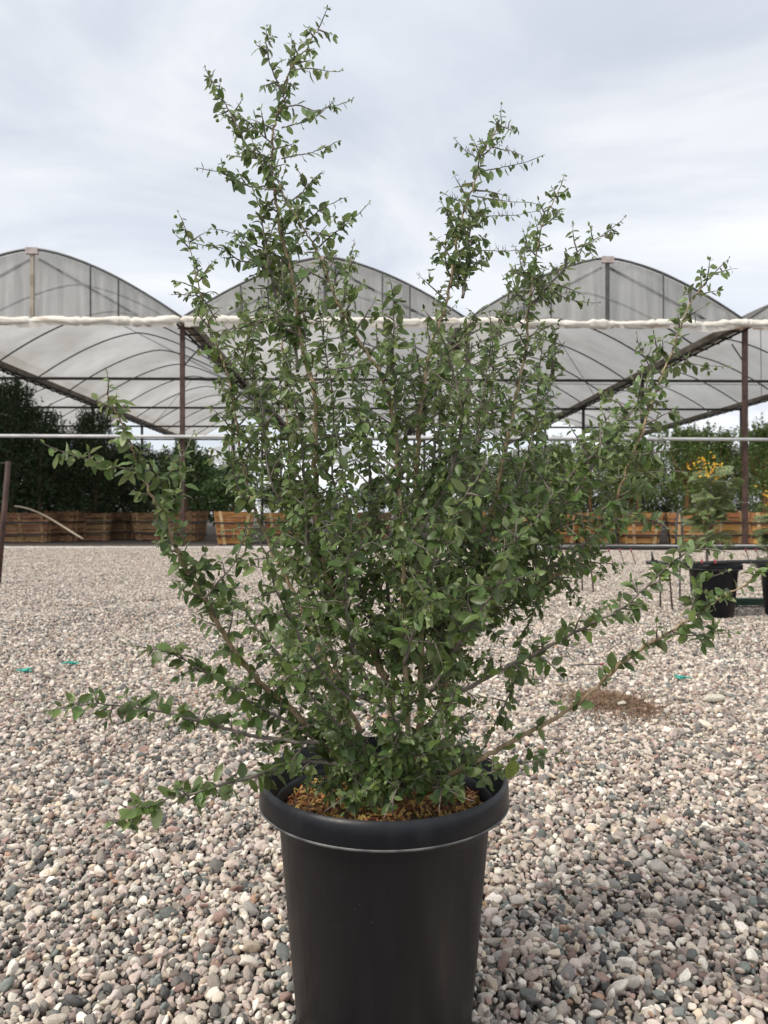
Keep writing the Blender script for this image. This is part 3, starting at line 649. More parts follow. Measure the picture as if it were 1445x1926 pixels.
def leafpair(p, t, side, ls, hang):
    d = (side * random.uniform(.5, 1.1) + t * random.uniform(-.1, .75) + Vector((0, 0, -1)) * hang * random.uniform(.2, 1.5) + rv(.22)).normalized()
    up = Vector((0, 0, 1)) * random.uniform(.3, 1) + Vector((random.gauss(0, .5), random.gauss(-.35, .5), 0)) + side * .15
    nrm = up - d * up.dot(d)
    if nrm.length < .05: nrm = d.cross(rv())
    nrm.normalize(); addleaf(p, d, nrm, ls)
def twig(p0, d0, ln, r0, ls, spacing, hang, depth=0, grav=0.0, wob=.22, spine=.25):
    n = max(3, int(ln / spacing)); pts = [p0]; d = d0.normalized(); rad = [r0]; side = d.cross(rv()).normalized(); zz = side
    step = ln / n
    for i in range(n):
        d = (d + rv(wob * .35) + Vector((0, 0, grav)) * .06 + zz * (.16 if i % 2 else -.16)).normalized()
        p = pts[-1] + d * step; pts.append(p); f_ = (i + 1) / n; rad.append(r0 * (1 - f_) + .00045)
        side = d.cross(side.cross(d)).normalized() if side.cross(d).length > .01 else d.cross(rv()).normalized()
        side = (Matrix.Rotation(random.gauss(0, .5), 3, d) @ (-side)).normalized()
        szl = ls * random.uniform(.62, 1.2) * (1 - .45 * f_ ** 3)
        if random.random() < .93: leafpair(p, d, side, szl, hang)
        if random.random() < .55: leafpair(p, d, -side, szl * .8, hang)
        if random.random() < .35: leafpair(p, d, d.cross(side), szl * .6, hang)
        if random.random() < spine:
            q = (side * -.8 + d * .3 + rv(.2)).normalized(); spn.tube([p, p + q * random.uniform(.004, .011)], .0006, 3, False, rad=[.0007, .0001])
        if random.random() < .025: berries.append(p + side * .006 - Vector((0, 0, .004)))
        if depth < 1 and ln > .05 and random.random() < .26 and .1 < f_ < .85:
            twig(p, d * .5 + side * .8 + rv(.2), ln * random.uniform(.25, .5), r0 * .6, ls * .9, spacing, hang, depth + 1, grav)
    addleaf(pts[-1], (d + rv(.3)).normalized(), d.cross(rv()).normalized(), ls * .45)
    tw.tube(pts, r0, 5, True, rad=rad)
stem_n = 0; DENS = 1.85; LSC = 1.04
def stem(px, yo=(0, 0), r=(.006, .0012), dens=42, ln=(.04, .10), t0=.12, ls=.021, hang=.35, main=True, upb=.35, spacing=.0092, tip=True):
    """px: photo pixels, yo: depth offsets at the foot and at the tip (m), dens: side shoots per metre"""
    global stem_n
    if dens > 12: dens *= DENS; ln = (ln[0] * 1.1, ln[1] * 1.18)
    t0 = min(t0, .04 + t0 * .42) if dens > 12 else t0
    ls = ls * LSC; r = (r[0] * .80, r[1])
    m = len(px); pts = []
    cum = [0]
    for i in range(1, m): cum.append(cum[-1] + math.dist(px[i], px[i - 1]))
    for i, q in enumerate(px):
        t = cum[i] / cum[-1]; D = PD + yo[0] + (yo[1] - yo[0]) * t ** 1.1 + (random.gauss(0, .006) if 0 < i < m - 1 else 0); pts.append(P(q[0], q[1], D))
    pts = smooth(pts, 7)
    for i in range(1, len(pts) - 1): pts[i] = pts[i] + rv(.0003 + .13 * r[0])
    n = len(pts); L_ = sum((pts[i + 1] - pts[i]).length for i in range(n - 1)); rad = []; acc = 0; nxt = 0; k = 0
    az = random.uniform(0, 6.28)
    for i in range(n):
        t = acc / L_; rad.append(r[0] * (1 - t) ** 1.05 + r[1] * (t ** .5))
        if i < n - 1:
            seg = (pts[i + 1] - pts[i]); tn = seg.normalized(); sl_ = seg.length
            while nxt < acc + sl_:
                f_ = (nxt - acc) / sl_; p = pts[i] + seg * f_; tt = nxt / L_
                if tt > t0:
                    az += 2.4 + random.gauss(0, .4); a_ = tn.cross(Vector((0, 1, 0)) if abs(tn.y) < .9 else Vector((1, 0, 0))).normalized(); b_ = tn.cross(a_)
                    sd_ = a_ * math.cos(az) + b_ * math.sin(az) * .8
                    l_ = random.uniform(*ln) * (1.15 - .75 * tt ** 2.0)
                    if random.random() < .25: l_ *= .5
                    twig(p, sd_ * .85 + tn * random.uniform(.15, .7) + Vector((0, 0, upb * random.uniform(.2, 1))), l_, .0011 + l_ * .008, ls, spacing, hang)
                if random.random() < .6 and tt > t0 * .8: leafpair(p, tn, rv().normalized(), ls * random.uniform(.6, 1.1), hang)
                if random.random() < .4: spn.tube([p, p + (rv(.6) + tn * .2).normalized() * random.uniform(.006, .012)], .0006, 3, False, rad=[.0009, .0001])
                nxt += 1 / dens * random.uniform(.6, 1.4)
            if r[0] < .004 or acc / L_ > .55:
                q_ = math.ceil(acc / .0085) * .0085
                while q_ < acc + sl_:
                    if q_ / L_ > .08: leafpair(pts[i] + seg * ((q_ - acc) / sl_), tn, (tn.cross(Vector((0, 1, 0))) * random.choice((-1, 1)) + rv(.6)).normalized(), ls * random.uniform(.6, 1.15) * (1.1 - .5 * (q_ / L_) ** 3), hang)
                    q_ += .0085
            acc += sl_
    if tip: twig(pts[-1], (pts[-1] - pts[-3]), .03, r[1], ls * .6, .008, hang)
    mb = MB().tube([p - SL for p in pts], r[0], 10, True, rad=rad)
    mb.obj('stem', M_bark if r[0] > .0042 else M_twig, shrub, True)
    stem_n += 1

# main stems traced from the photograph
stem([(735, 1500), (734, 1400), (736, 1330), (722, 1270), (690, 1205), (640, 1140), (612, 1070), (597, 1000), (593, 900), (594, 830), (592, 740), (575, 680), (562, 620), (556, 560), (540, 480), (522, 400), (514, 340), (512, 290), (514, 250), (524, 210), (536, 175), (542, 140), (552, 120), (562, 105), (580, 85), (590, 66), (600, 52)],
     (-.0, -.10), (.0088, .0008), 30, (.035, .085), .30, .0195, .6)
stem([(535, 175), (520, 150), (505, 110), (500, 75)], (-.10, -.12), (.0014, .0006), 34, (.015, .035), .05, .016, .6)
stem([(512, 270), (490, 250), (470, 232)], (-.10, -.10), (.0014, .0006), 34, (.015, .035), .05, .016, .6)
stem([(510, 345), (490, 305), (462, 270), (448, 240), (430, 205), (415, 180), (398, 150)], (-.09, -.06), (.003, .0007), 34, (.02, .045), .05, .018, .6)
stem([(553, 130), (575, 128), (600, 130), (622, 134)], (-.11, -.12), (.0013, .0005), 10, (.01, .02), .1, .016, .7, spacing=.012)
stem([(538, 200), (565, 198), (590, 207), (612, 203), (634, 198)], (-.1, -.12), (.0014, .0005), 10, (.01, .02), .1, .017, .8)
stem([(530, 298), (556, 292), (585, 287), (612, 276)], (-.1, -.13), (.0014, .0005), 10, (.01, .02), .1, .017, .8)
stem([(530, 240), (560, 232), (585, 222), (605, 212)], (-.1, -.08), (.0014, .0005), 10, (.01, .02), .1, .018, .8)
stem([(500, 350), (470, 350), (440, 335), (408, 322)], (-.09, -.13), (.0016, .0005), 22, (.012, .03), .1, .018, .6)
stem([(545, 380), (570, 360), (590, 335)], (-.09, -.05), (.0016, .0005), 22, (.012, .03), .1, .018, .6)
stem([(560, 420), (585, 410), (600, 395), (618, 385)], (-.08, -.12), (.0016, .0005), 20, (.012, .03), .1, .018, .6)
stem([(600, 465), (615, 450), (640, 430), (668, 408)], (-.06, -.12), (.0018, .0005), 20, (.012, .03), .1, .017, .7)
# crossing stem
stem([(768, 1490), (767, 1380), (763, 1250), (757, 1130), (760, 1040), (752, 940), (746, 860), (738, 780), (716, 705), (684, 655), (655, 605), (632, 560), (610, 500), (590, 460), (566, 420), (540, 380), (525, 345)],
     (-.05, -.12), (.0062, .001), 34, (.035, .10), .2, .0205, .5)
# centre right stem, forking
stem([(783, 1485), (788, 1400), (792, 1300), (793, 1200), (789, 1100), (783, 1030), (786, 960), (785, 880), (788, 800), (796, 740), (805, 680), (822, 620), (842, 560), (852, 500), (862, 440), (876, 385), (892, 345), (905, 305), (918, 270), (935, 244), (944, 230)],
     (-.03, .02), (.0085, .0008), 36, (.035, .085), .22, .0185, .5)
for a_, b_ in (((904, 322), (992, 304)), ((888, 368), (976, 380)), ((880, 405), (978, 404)), ((872, 468), (958, 472)), ((925, 275), (962, 284)), ((940, 235), (968, 245)), ((905, 300), (874, 282)), ((872, 380), (842, 368))):
    stem([a_, ((a_[0] + b_[0]) / 2, (a_[1] + b_[1]) / 2 + 1), b_], (.02, .0), (.0013, .0005), 6, (.008, .015), .3, .0165, 1.6, upb=.1)
    pa, pb = P(*a_, PD + .02), P(*b_, PD)
    for k in range(8): q = pa.lerp(pb, random.uniform(.3, .97)) + Vector((0, 0, -.0015 * math.sin(k))); spn.tube([q, q + Vector((random.uniform(-.004, .003), -.002, random.uniform(.004, .012)))], .0007, 3, False, rad=[.0007, .0001])
stem([(800, 1490), (835, 1300), (862, 1170), (890, 1060), (925, 960), (948, 860), (968, 760), (985, 680), (993, 600), (1000, 540), (1008, 480), (1020, 425), (1035, 390), (1051, 358)],
     (.03, .12), (.0080, .0008), 36, (.035, .09), .26, .019, .5)
stem([(1000, 575), (1030, 540), (1062, 505), (1090, 470), (1120, 450), (1150, 430)], (.1, .12), (.003, .0006), 34, (.02, .05), .05, .018, .5)
stem([(1005, 520), (1040, 545), (1065, 560), (1095, 568)], (.1, .08), (.0018, .0005), 24, (.015, .03), .05, .018, .6)
stem([(900, 1080), (890, 960), (900, 840), (925, 740), (930, 660), (945, 600), (970, 540), (985, 490), (990, 445)], (.10, .22), (.0045, .0008), 40, (.03, .08), .1, .018, .5)
# right spreading stems
stem([(805, 1490), (835, 1300), (868, 1190), (930, 1140), (1010, 1100), (1080, 1060), (1120, 1010), (1155, 950), (1180, 880), (1205, 820), (1225, 760), (1248, 700), (1272, 640), (1290, 590), (1312, 550), (1345, 512)],
     (.04, .02), (.0075, .0008), 34, (.035, .085), .28, .020, .4)
stem([(1230, 730), (1222, 690), (1206, 660)], (.02, 0), (.0018, .0006), 30, (.015, .03), .1, .017, .4)
stem([(1255, 690), (1290, 685), (1335, 688)], (.02, .0), (.0018, .0006), 22, (.015, .03), .1, .017, .5)
stem([(880, 1180), (960, 1080), (1040, 980), (1100, 900), (1150, 820), (1190, 770), (1215, 730)], (.02, -.06), (.0048, .001), 40, (.035, .09), .1, .0205, .4)
stem([(850, 1240), (915, 1120), (985, 1010), (1050, 920), (1110, 860), (1150, 830), (1175, 790)], (-.02, -.14), (.0050, .001), 40, (.035, .09), .15, .0215, .4)
stem([(900, 1150), (1000, 1085), (1080, 1040), (1140, 985), (1190, 975), (1235, 982)], (.0, -.10), (.0035, .0008), 34, (.03, .06), .1, .0215, .4)
stem([(1160, 900), (1200, 890), (1258, 885)], (-.04, -.08), (.0016, .0005), 16, (.01, .03), .1, .020, .5)
stem([(1130, 960), (1175, 935), (1232, 915)], (-.04, -.1), (.0016, .0005), 16, (.01, .03), .1, .021, .5)
stem([(850, 1190), (925, 1158), (1000, 1118), (1060, 1075), (1120, 1035)], (.05, .10), (.0048, .001), 34, (.03, .07), .15, .020, .35)
# hanging twigs
stem([(1020, 1110), (1005, 1150), (985, 1190), (975, 1230)], (.04, .02), (.0018, .0006), 18, (.015, .03), .1, .017, .4)
stem([(985, 1225), (965, 1290), (940, 1345), (915, 1400)], (.04, .04), (.002, .0008), 26, (.02, .05), .05, .021, .6)
# lower right
stem([(790, 1430), (830, 1330), (900, 1283), (965, 1248), (1020, 1222), (1080, 1190), (1130, 1165), (1175, 1140), (1215, 1105), (1250, 1070), (1290, 1040), (1330, 1032)],
     (-.05, -.28), (.0052, .0009), 30, (.02, .045), .35, .0225, .15)
stem([(800, 1490), (850, 1455), (920, 1418), (985, 1382), (1055, 1345), (1115, 1300), (1160, 1255), (1215, 1215), (1265, 1185), (1310, 1155), (1355, 1125), (1400, 1100), (1450, 1065)],
     (-.02, -.22), (.0056, .0009), 15, (.015, .03), .55, .021, .1)
stem([(1295, 1170), (1305, 1130), (1312, 1100), (1330, 1090)], (-.16, -.18), (.0014, .0006), 30, (.01, .02), .1, .022, .1)
stem([(1260, 1188), (1300, 1195), (1345, 1190)], (-.16, -.20), (.0014, .0006), 30, (.01, .025), .05, .022, .2)
# left big
stem([(705, 1490), (660, 1440), (610, 1395), (560, 1345), (505, 1300), (465, 1255), (420, 1190), (385, 1125), (355, 1080), (325, 1010), (300, 960), (280, 920), (262, 880), (248, 845), (230, 800), (215, 770), (202, 742)],
     (-.04, -.26), (.0080, .001), 26, (.025, .06), .30, .0235, .45)
stem([(275, 890), (235, 882), (195, 872), (158, 862), (118, 850)], (-.2, -.24), (.0018, .0006), 16, (.008, .014), .05, .023, .8, spacing=.016)
stem([(290, 925), (310, 900), (335, 870), (348, 850)], (-.2, -.22), (.0018, .0006), 22, (.015, .03), .05, .021, .4)
stem([(300, 960), (330, 940), (345, 915), (330, 880)], (-.2, -.26), (.0016, .0006), 22, (.015, .03), .05, .022, .4)
stem([(385, 1125), (415, 1090), (440, 1060), (455, 1020)], (-.18, -.2), (.0018, .0006), 22, (.02, .04), .05, .021, .4)
# left low
stem([(700, 1440), (620, 1400), (560, 1395), (500, 1388), (450, 1378), (400, 1362), (350, 1350), (300, 1338), (240, 1328), (190, 1324), (130, 1326)],
     (-.06, -.22), (.0050, .0008), 26, (.015, .04), .28, .0245, .15)
stem([(700, 1470), (640, 1440), (580, 1432), (530, 1443), (480, 1460), (430, 1472), (380, 1488), (320, 1502), (270, 1522), (235, 1540)],
     (-.05, -.22), (.0046, .0008), 22, (.015, .035), .38, .0275, .25)
stem([(640, 1420), (560, 1370), (510, 1340), (460, 1312), (420, 1282), (380, 1262), (330, 1232), (275, 1218)], (-.05, -.2), (.0042, .0008), 26, (.015, .04), .2, .0235, .2)
stem([(660, 1440), (600, 1330), (540, 1250), (490, 1190), (455, 1140), (430, 1110)], (0, .10), (.004, .0009), 34, (.025, .06), .2, .021, .4)
# left middle
stem([(690, 1480), (655, 1380), (640, 1290), (618, 1210), (590, 1120), (560, 1040), (550, 960), (545, 860), (540, 760), (534, 680), (526, 600), (520, 520), (508, 450)],
     (.05, .12), (.0060, .001), 38, (.035, .085), .2, .0195, .5)
stem([(680, 1380), (620, 1260), (560, 1130), (515, 1040), (480, 960), (458, 880), (446, 800), (432, 720), (405, 640), (388, 590), (374, 540), (362, 480), (350, 432)],
     (-.02, .03), (.0056, .0007), 34, (.03, .075), .25, .0195, .5)
stem([(480, 960), (455, 930), (440, 890), (432, 860)], (-.02, -.06), (.0018, .0006), 24, (.02, .04), .05, .021, .4)
stem([(405, 600), (380, 560), (352, 555)], (-.0, -.06), (.0014, .0006), 24, (.01, .03), .05, .018, .5)
stem([(535, 560), (510, 520), (480, 495), (450, 490), (425, 470), (396, 462)], (-.04, -.08), (.003, .0006), 30, (.02, .04), .05, .018, .5)
stem([(520, 480), (490, 465), (460, 445), (430, 436)], (-.06, -.08), (.002, .0006), 30, (.015, .03), .05, .018, .5)
stem([(585, 640), (540, 620), (500, 600), (460, 615), (420, 620)], (-.05, -.09), (.0028, .0006), 34, (.02, .05), .05, .019, .5)
stem([(545, 960), (500, 840), (480, 760), (475, 680), (465, 620), (455, 570)], (.05, .15), (.0035, .0008), 36, (.03, .07), .1, .0195, .5)
# centre fillers
stem([(740, 1330), (735, 1180), (722, 1060), (700, 940), (690, 840), (672, 760), (660, 690), (640, 620), (652, 540), (660, 480)], (.06, .16), (.005, .001), 34, (.03, .08), .15, .0195, .5)
stem([(756, 900), (745, 800), (742, 720), (740, 660), (741, 600), (740, 560)], (-.08, -.16), (.0028, .0008), 30, (.02, .045), .1, .022, .4)
stem([(800, 1250), (830, 1100), (850, 980), (845, 880), (860, 780), (880, 700), (872, 640), (895, 590)], (.08, .20), (.005, .001), 42, (.03, .085), .1, .019, .5)
stem([(790, 1000), (830, 930), (860, 850), (868, 770), (850, 690), (835, 640)], (-.06, -.16), (.0040, .001), 40, (.03, .08), .1, .0205, .5)
stem([(820, 1300), (880, 1160), (930, 1040), (985, 930), (1010, 840), (1025, 760), (1040, 700), (1045, 640)], (.06, .14), (.0048, .001), 40, (.03, .08), .15, .0195, .5)
stem([(700, 1300), (660, 1200), (650, 1100), (660, 1000), (650, 920), (640, 850)], (-.08, -.22), (.0036, .001), 30, (.03, .07), .15, .0215, .5)
stem([(760, 1250), (800, 1120), (830, 1010), (870, 940), (900, 900)], (-.12, -.30), (.0034, .001), 30, (.03, .08), .15, .0235, .4)
stem([(810, 1300), (870, 1200), (930, 1110), (960, 1040), (985, 1000)], (-.12, -.30), (.0034, .001), 30, (.03, .08), .15, .024, .4)
stem([(690, 1340), (610, 1270), (560, 1190), (520, 1110), (500, 1040)], (-.12, -.24), (.0034, .001), 32, (.03, .07), .15, .022, .4)
stem([(770, 1300), (745, 1180), (700, 1090), (690, 1000), (720, 920)], (.02, .05), (.0036, .001), 36, (.03, .08), .15, .0195, .5)
stem([(720, 1330), (660, 1300), (590, 1240), (530, 1200)], (.1, .2), (.0034, .001), 32, (.03, .07), .15, .02, .5)
for px_, yo_ in (([(770, 1350), (760, 1200), (780, 1080), (800, 960), (815, 860), (818, 760), (828, 690), (822, 600)], (-.02, -.08)), ([(795, 1300), (830, 1180), (850, 1060), (880, 960), (895, 860), (905, 760), (918, 690), (925, 620)], (.0, .04)),
                  ([(730, 1300), (700, 1180), (670, 1080), (640, 980), (625, 880), (628, 780), (620, 700), (605, 620), (598, 560)], (0, .06)), ([(700, 1250), (640, 1120), (590, 1020), (520, 930), (500, 850), (492, 760), (470, 690), (440, 640)], (0, -.06)),
                  ([(800, 1280), (860, 1150), (905, 1040), (950, 960), (985, 880), (1005, 800), (1012, 720), (1020, 650)], (-.02, -.06)), ([(760, 1280), (775, 1140), (762, 1000), (770, 900), (765, 820), (760, 740), (772, 670)], (.06, .12)),
                  ([(690, 1280), (640, 1180), (585, 1060), (575, 950), (570, 860), (560, 780), (548, 700)], (-.03, -.10)), ([(830, 1220), (900, 1110), (960, 1050), (1020, 960), (1080, 900), (1110, 840), (1140, 790)], (.0, .06)),
                  ([(560, 700), (552, 620), (535, 540), (530, 470), (540, 420)], (-.03, .02)), ([(520, 560), (505, 490), (495, 430), (490, 390)], (-.06, -.06)), ([(870, 560), (880, 480), (885, 430), (900, 390)], (.0, .05))):
    stem(px_, yo_, (.0034, .0009), 36, (.028, .07), .2, .0195, .5)
# low growth round the foot
for (a_, b_, c_, yo) in (((740, 1490), (700, 1450), (640, 1400), (-.06, -.12)), ((760, 1490), (735, 1460), (700, 1475), (-.08, -.14)), ((770, 1495), (800, 1450), (840, 1400), (-.07, -.1)), ((740, 1490), (690, 1430), (620, 1380), (0, .02)),
                         ((750, 1480), (745, 1400), (700, 1350), (-.08, -.13)), ((790, 1480), (830, 1400), (880, 1350), (0, .04)), ((700, 1480), (650, 1460), (600, 1475), (-.05, -.08)), ((780, 1490), (760, 1440), (740, 1400), (-.1, -.15)),
                         ((720, 1480), (650, 1380), (600, 1330), (-.08, -.16)), ((800, 1480), (850, 1430), (900, 1440), (-.02, -.06)), ((780, 1470), (810, 1360), (860, 1300), (-.05, -.1)), ((700, 1460), (620, 1370), (560, 1370), (-.02, -.1)),
                                         ((740, 1500), (700, 1480), (640, 1505), (-.09, -.15)), ((760, 1500), (755, 1470), (735, 1510), (-.1, -.17)), ((790, 1495), (820, 1480), (860, 1495), (-.08, -.13)), ((730, 1495), (690, 1500), (610, 1480), (-.04, -.08)),
         ((740, 1470), (755, 1380), (700, 1290), (-.1, -.18)), ((770, 1470), (830, 1380), (850, 1310), (-.1, -.16)), ((690, 1490), (670, 1440), (640, 1430), (.03, .08)), ((820, 1490), (860, 1440), (870, 1400), (.05, .1))):
    stem([a_, b_, c_], yo, (.0022, .0008), 40, (.02, .045), .15, .0215, .45)
stem([(810, 1480), (860, 1460), (915, 1455), (955, 1440), (990, 1435), (1030, 1425)], (-.08, -.12), (.0022, .0006), 20, (.012, .02), .3, .022, .3)

# leaf shapes
def leaf_tpl(seed, wdt=.27, fold=.30, droop=.10):
    r = random.Random(seed); st = [(0, .012), (.09, .014), (.14, .42), (.30, .86), (.48, 1.0), (.66, .84), (.83, .58), (.94, .25), (1.0, .02)]
    V = []; 
    for i, (y, w_) in enumerate(st):
        x = w_ * wdt * r.uniform(.94, 1.06); z0 = -droop * y * y + .02 * r.gauss(0, 1) * (i > 1)
        V += [(-x, y, z0 + fold * x), (0, y, z0), (x, y, z0 + fold * x * r.uniform(.8, 1.2))]
    Ff = []
    for i in range(len(st) - 1):
        a = i * 3
        for s in (0, 1): Ff += [(a + s, a + s + 1, a + s + 4), (a + s, a + s + 4, a + s + 3)]
    return np.array(V), np.array(Ff)
TPL = [leaf_tpl(1, .235), leaf_tpl(2, .27, .25, .20), leaf_tpl(3, .245, .45, .05), leaf_tpl(4, .19, .3, .24), leaf_tpl(5, .30, .2, .02), leaf_tpl(6, .25, .4, -.08)]
LM = [mesh_np('leaf', v, f, True, [M_leaf]) for v, f in TPL]
keep = []
for p, d, n_, s in leaves:
    if (Vector((p.x - POTC.x, p.y - POTC.y)).length < .19 and p.z < SOILZ + .005): continue
    if p.z < .03: continue
    rr = Vector((p.x - POTC.x, p.y - POTC.y)).length
    if .155 < rr < .215 and p.z < POTH + .008: continue
    keep.append((p, d, n_, s))
print('leaves', len(keep), 'stems', stem_n)
order = sorted(range(len(keep)), key=lambda i: -keep[i][3] / max(.3, keep[i][0].y) * (1 if random.random() < .999 else 0))
big = set(order[:297]); V = []; Ff = []; n = 0
for i, (p, d, nr, s) in enumerate(keep):
    s *= 1.12; x = d.cross(nr).normalized(); nr = x.cross(d); k = random.randrange(6)
    A = np.array([[x.x, d.x, nr.x], [x.y, d.y, nr.y], [x.z, d.z, nr.z]]) * s
    if i in big:
        M4 = Matrix(A.tolist()).to_4x4(); q = p - SL; M4.translation = q
        o = obj('leaf', LM[k], shrub); o.matrix_local = M4
    else:
        v, f = TPL[k]; V.append(v @ A.T + np.array(p - SL)); Ff.append(f + n); n += len(v)
o = obj('leaves', mesh_np('leaves', np.concatenate(V), np.concatenate(Ff), True, [M_leaf]), shrub); o['kind'] = 'stuff'
for m_, nm in ((tw, 'twigs'), (spn, 'spines')):
    m_.v = [v - SL for v in m_.v]; o = m_.obj(nm, M_twig, shrub, True); o['kind'] = 'stuff'
bm = MB()
for b_ in berries: bm.tube([b_ - SL + Vector((0, 0, z)) for z in (-.0032, -.002, .001, .003)], .003, 6, True, rad=[.0008, .0028, .0032, .001])
o = bm.obj('berries', M_berry, shrub, True); o['kind'] = 'stuff'
yl = obj('leaf', mesh_np('leaf', *leaf_tpl(5, .36, .25, .15), True, [M_yleaf]), shrub); yl['label'] = 'large yellowing leaf above the pot rim'
pq = P(968, 1425, PD - .12) - SL; M4 = Matrix(((.9, .25, .3), (-.2, .1, -.95), (-.3, -.95, .1))).to_4x4() @ Matrix.Scale(.036, 4); M4.translation = pq; yl.matrix_local = M4

# ---------------------------------------------------------------- right background: pots, flowering bushes, irrigation
def bush(loc, H, label, tilt, seed, flowers):
    r = random.Random(seed); root = empty('flowering_bush', loc); st = MB(); top = Vector((tilt, 0, H))
    pts = bez((0, 0, 0), (tilt * .3 - .02, 0, H * .3), (tilt * .8 + .03, .0, H * .6), tuple(top)); st.tube(pts, .009, 7, rad=[.010 * (1 - i / 17) + .003 for i in range(17)])
    fr = []; nf = 0
    def frond(p, d, ln):
        V = []; F_ = []; n = 0; d = d.normalized(); side = (Matrix.Rotation(r.uniform(-1.1, 1.1), 3, d) @ d.cross(Vector((0, 0, 1)))).normalized(); stt = [p]
        q = p.copy()
        for k in range(7):
            d = (d + Vector((0, 0, -.07))).normalized(); q = q + d * ln / 7; stt.append(q)
            if k < 1: continue
            for s in (-1, 1):
                pd = (side * s + d * .45 + Vector((0, 0, r.uniform(-.25, .1)))).normalized(); pl = ln * .34 * (1 - .45 * k / 7)
                for m in range(8):
                    c = q + pd * pl * (m + 1) / 8; ax = pd.cross(Vector((0, 0, 1))).normalized()
                    for s2 in (-1, 1):
                        a1 = (ax * s2 + pd * .3).normalized() * .019; w_ = pd * .0085
                        V += [c, c + a1 * .5 + w_, c + a1, c + a1 * .5 - w_]; F_.append((n, n + 1, n + 2, n + 3)); n += 4
        st.tube(stt, .002, 4, False)
        obj('frond', mesh_np('frond', V, F_, False, [M_fern]), root)
    for i in range(54):
        t = .22 + .76 * i / 54; p = pts[min(16, int(t * 16))]; a = i * 2.4; ln = (.17 + .08 * r.random()) * (1.25 - .55 * t)
        frond(p + rv(.004), Vector((math.cos(a), math.sin(a), r.uniform(.15, 1.0))), ln)
    # two side branches
    for s, z in ((1, .62), (-1, .5), (1, .8)):
        p0 = pts[int(z * 16)]; p1 = p0 + Vector((s * .15, r.uniform(-.05, .05), .13)); st.tube([p0, (p0 + p1) / 2 + Vector((0, 0, -.01)), p1], .004, 5, rad=[.005, .004, .002])
        for i in range(7): frond(p0.lerp(p1, i / 6), Vector((math.cos(i * 2.1) + s * .5, math.sin(i * 2.1), .3)), .13)
    st.obj('stem', M_twig, root, True)
    for c, k in flowers:
        m_ = MB(); V = []; F_ = []; n = 0
        for i in range(k):
            q = Vector(c) + Vector((r.gauss(0, .045), r.gauss(0, .035), r.gauss(0, .04)))
            for j in range(5):
                dd = rv().normalized(); e1 = dd.cross(rv()).normalized() * .007; V += [q, q + dd * .007 + e1, q + dd * .014, q + dd * .007 - e1]; F_.append((n, n + 1, n + 2, n + 3)); n += 4
        obj('flower_cluster', mesh_np('flower_cluster', V, F_, False, [M_flow]), root)
    tag(root, label, 'bush', 'flowering bushes in black pots'); return root
pot((gxy(1342, 6.35), 6.35, 0), .232, .455, 'black nursery pot standing on the gravel at right under the flowering bush')
pot((gxy(1478, 6.35), 6.35, 0), .232, .455, 'black nursery pot cut off by the right edge of the picture')
for px in (1342, 1478):
    q = MB().lathe([(.001, .39), (.19, .385)], 32).obj('potting_soil', M_soil); q.location = (gxy(px, 6.35), 6.35, 0); tag(q, 'dark soil in the background pot', None, None, 'stuff')
bush((gxy(1330, 6.35), 6.35, .39), .88, 'feathery bush with orange yellow flowers in the black pot at right', .03, 3,
     [((-.03, -.03, .92), 18), ((.04, -.04, .89), 16), ((-.10, 0, .88), 14), ((.06, -.02, .82), 10), ((.0, -.05, .80), 8)])
bush((gxy(1480, 6.35), 6.35, .39), .52, 'lower feathery bush with yellow flowers cut off by the right edge', -.08, 5, [((-.17, -.05, .64), 20), ((-.12, -.05, .60), 16), ((-.06, 0, .66), 10)])
# pipe on stakes near the pots
p1 = empty('irrigation_pipe', P(1222, 1160, 6.2)); p1.location.z = 0; o0 = Vector(p1.location)
MB().tube([P(1228, 1058, 6.15) - o0, P(1300, 1060, 6.15) - o0, P(1380, 1057, 6.1) - o0, P(1800, 1050, 6.1) - o0], .0165, 10).obj('pipe', M_poly, p1, True)
MB().tube([P(1216, 1058, 6.15) - o0, P(1236, 1058, 6.15) - o0], .022, 10, rad=[.016, .026]).obj('end_cap', M_poly, p1, True)
MB().tube([P(1228, 1054, 6.15) - o0, P(1226, 1037, 6.15) - o0], .008, 8, rad=[.013, .006]).obj('valve', M_poly, p1, True)
for px in (1320, 1345): MB().tube([P(px, 1053, 6.1) - o0, P(px + 1, 1060, 6.07) - o0], .008, 8).obj('emitter', M_red, p1, True)
tag(p1, 'nearer black irrigation pipe crossing just above the pot rims at right', 'pipe', 'black irrigation pipes')
for i, (xt, yt, xb, yb, D, lb) in enumerate(((1241, 1072, 1243, 1149, 6.7, 'left one of the two thin dark stakes left of the background pot'), (1259, 1075, 1266, 1152, 6.55, 'right one of the two thin dark stakes left of the background pot'),
                                            (1094, 1040, 1096, 1112, 8.3, 'left one of the farther thin stakes by the shrub branch'), (1109, 1040, 1118, 1117, 8.1, 'right one of the farther thin stakes by the shrub branch'))):
    b_ = P(xb, yb, D); b_.z = 0; t_ = P(xt, yt, D)
    s = MB().tube([(0, 0, -.06), t_ - b_], .0085, 8).obj('stake', M_rebar, None, True); s.location = b_; tag(s, lb, 'stake', 'thin steel stakes')
gs = MB().tube([(0, 0, -.05), (0, 0, .62)], .009, 8).obj('stake', M_hoop, None, True); gs.location = (gxy(1279, 7.3), 7.3, 0); tag(gs, 'slim grey stake behind the shrub tip left of the background pot', 'stake')
p2 = empty('irrigation_pipe', (gxy(1060, 8.5), 8.4, 0)); o0 = Vector(p2.location)
MB().tube([P(1020, 1031, 8.5) - o0, P(1130, 1030, 8.5) - o0, P(1300, 1031, 8.5) - o0, P(1900, 1029, 8.5) - o0], .026, 10).obj('pipe', M_poly, p2, True)
em = []
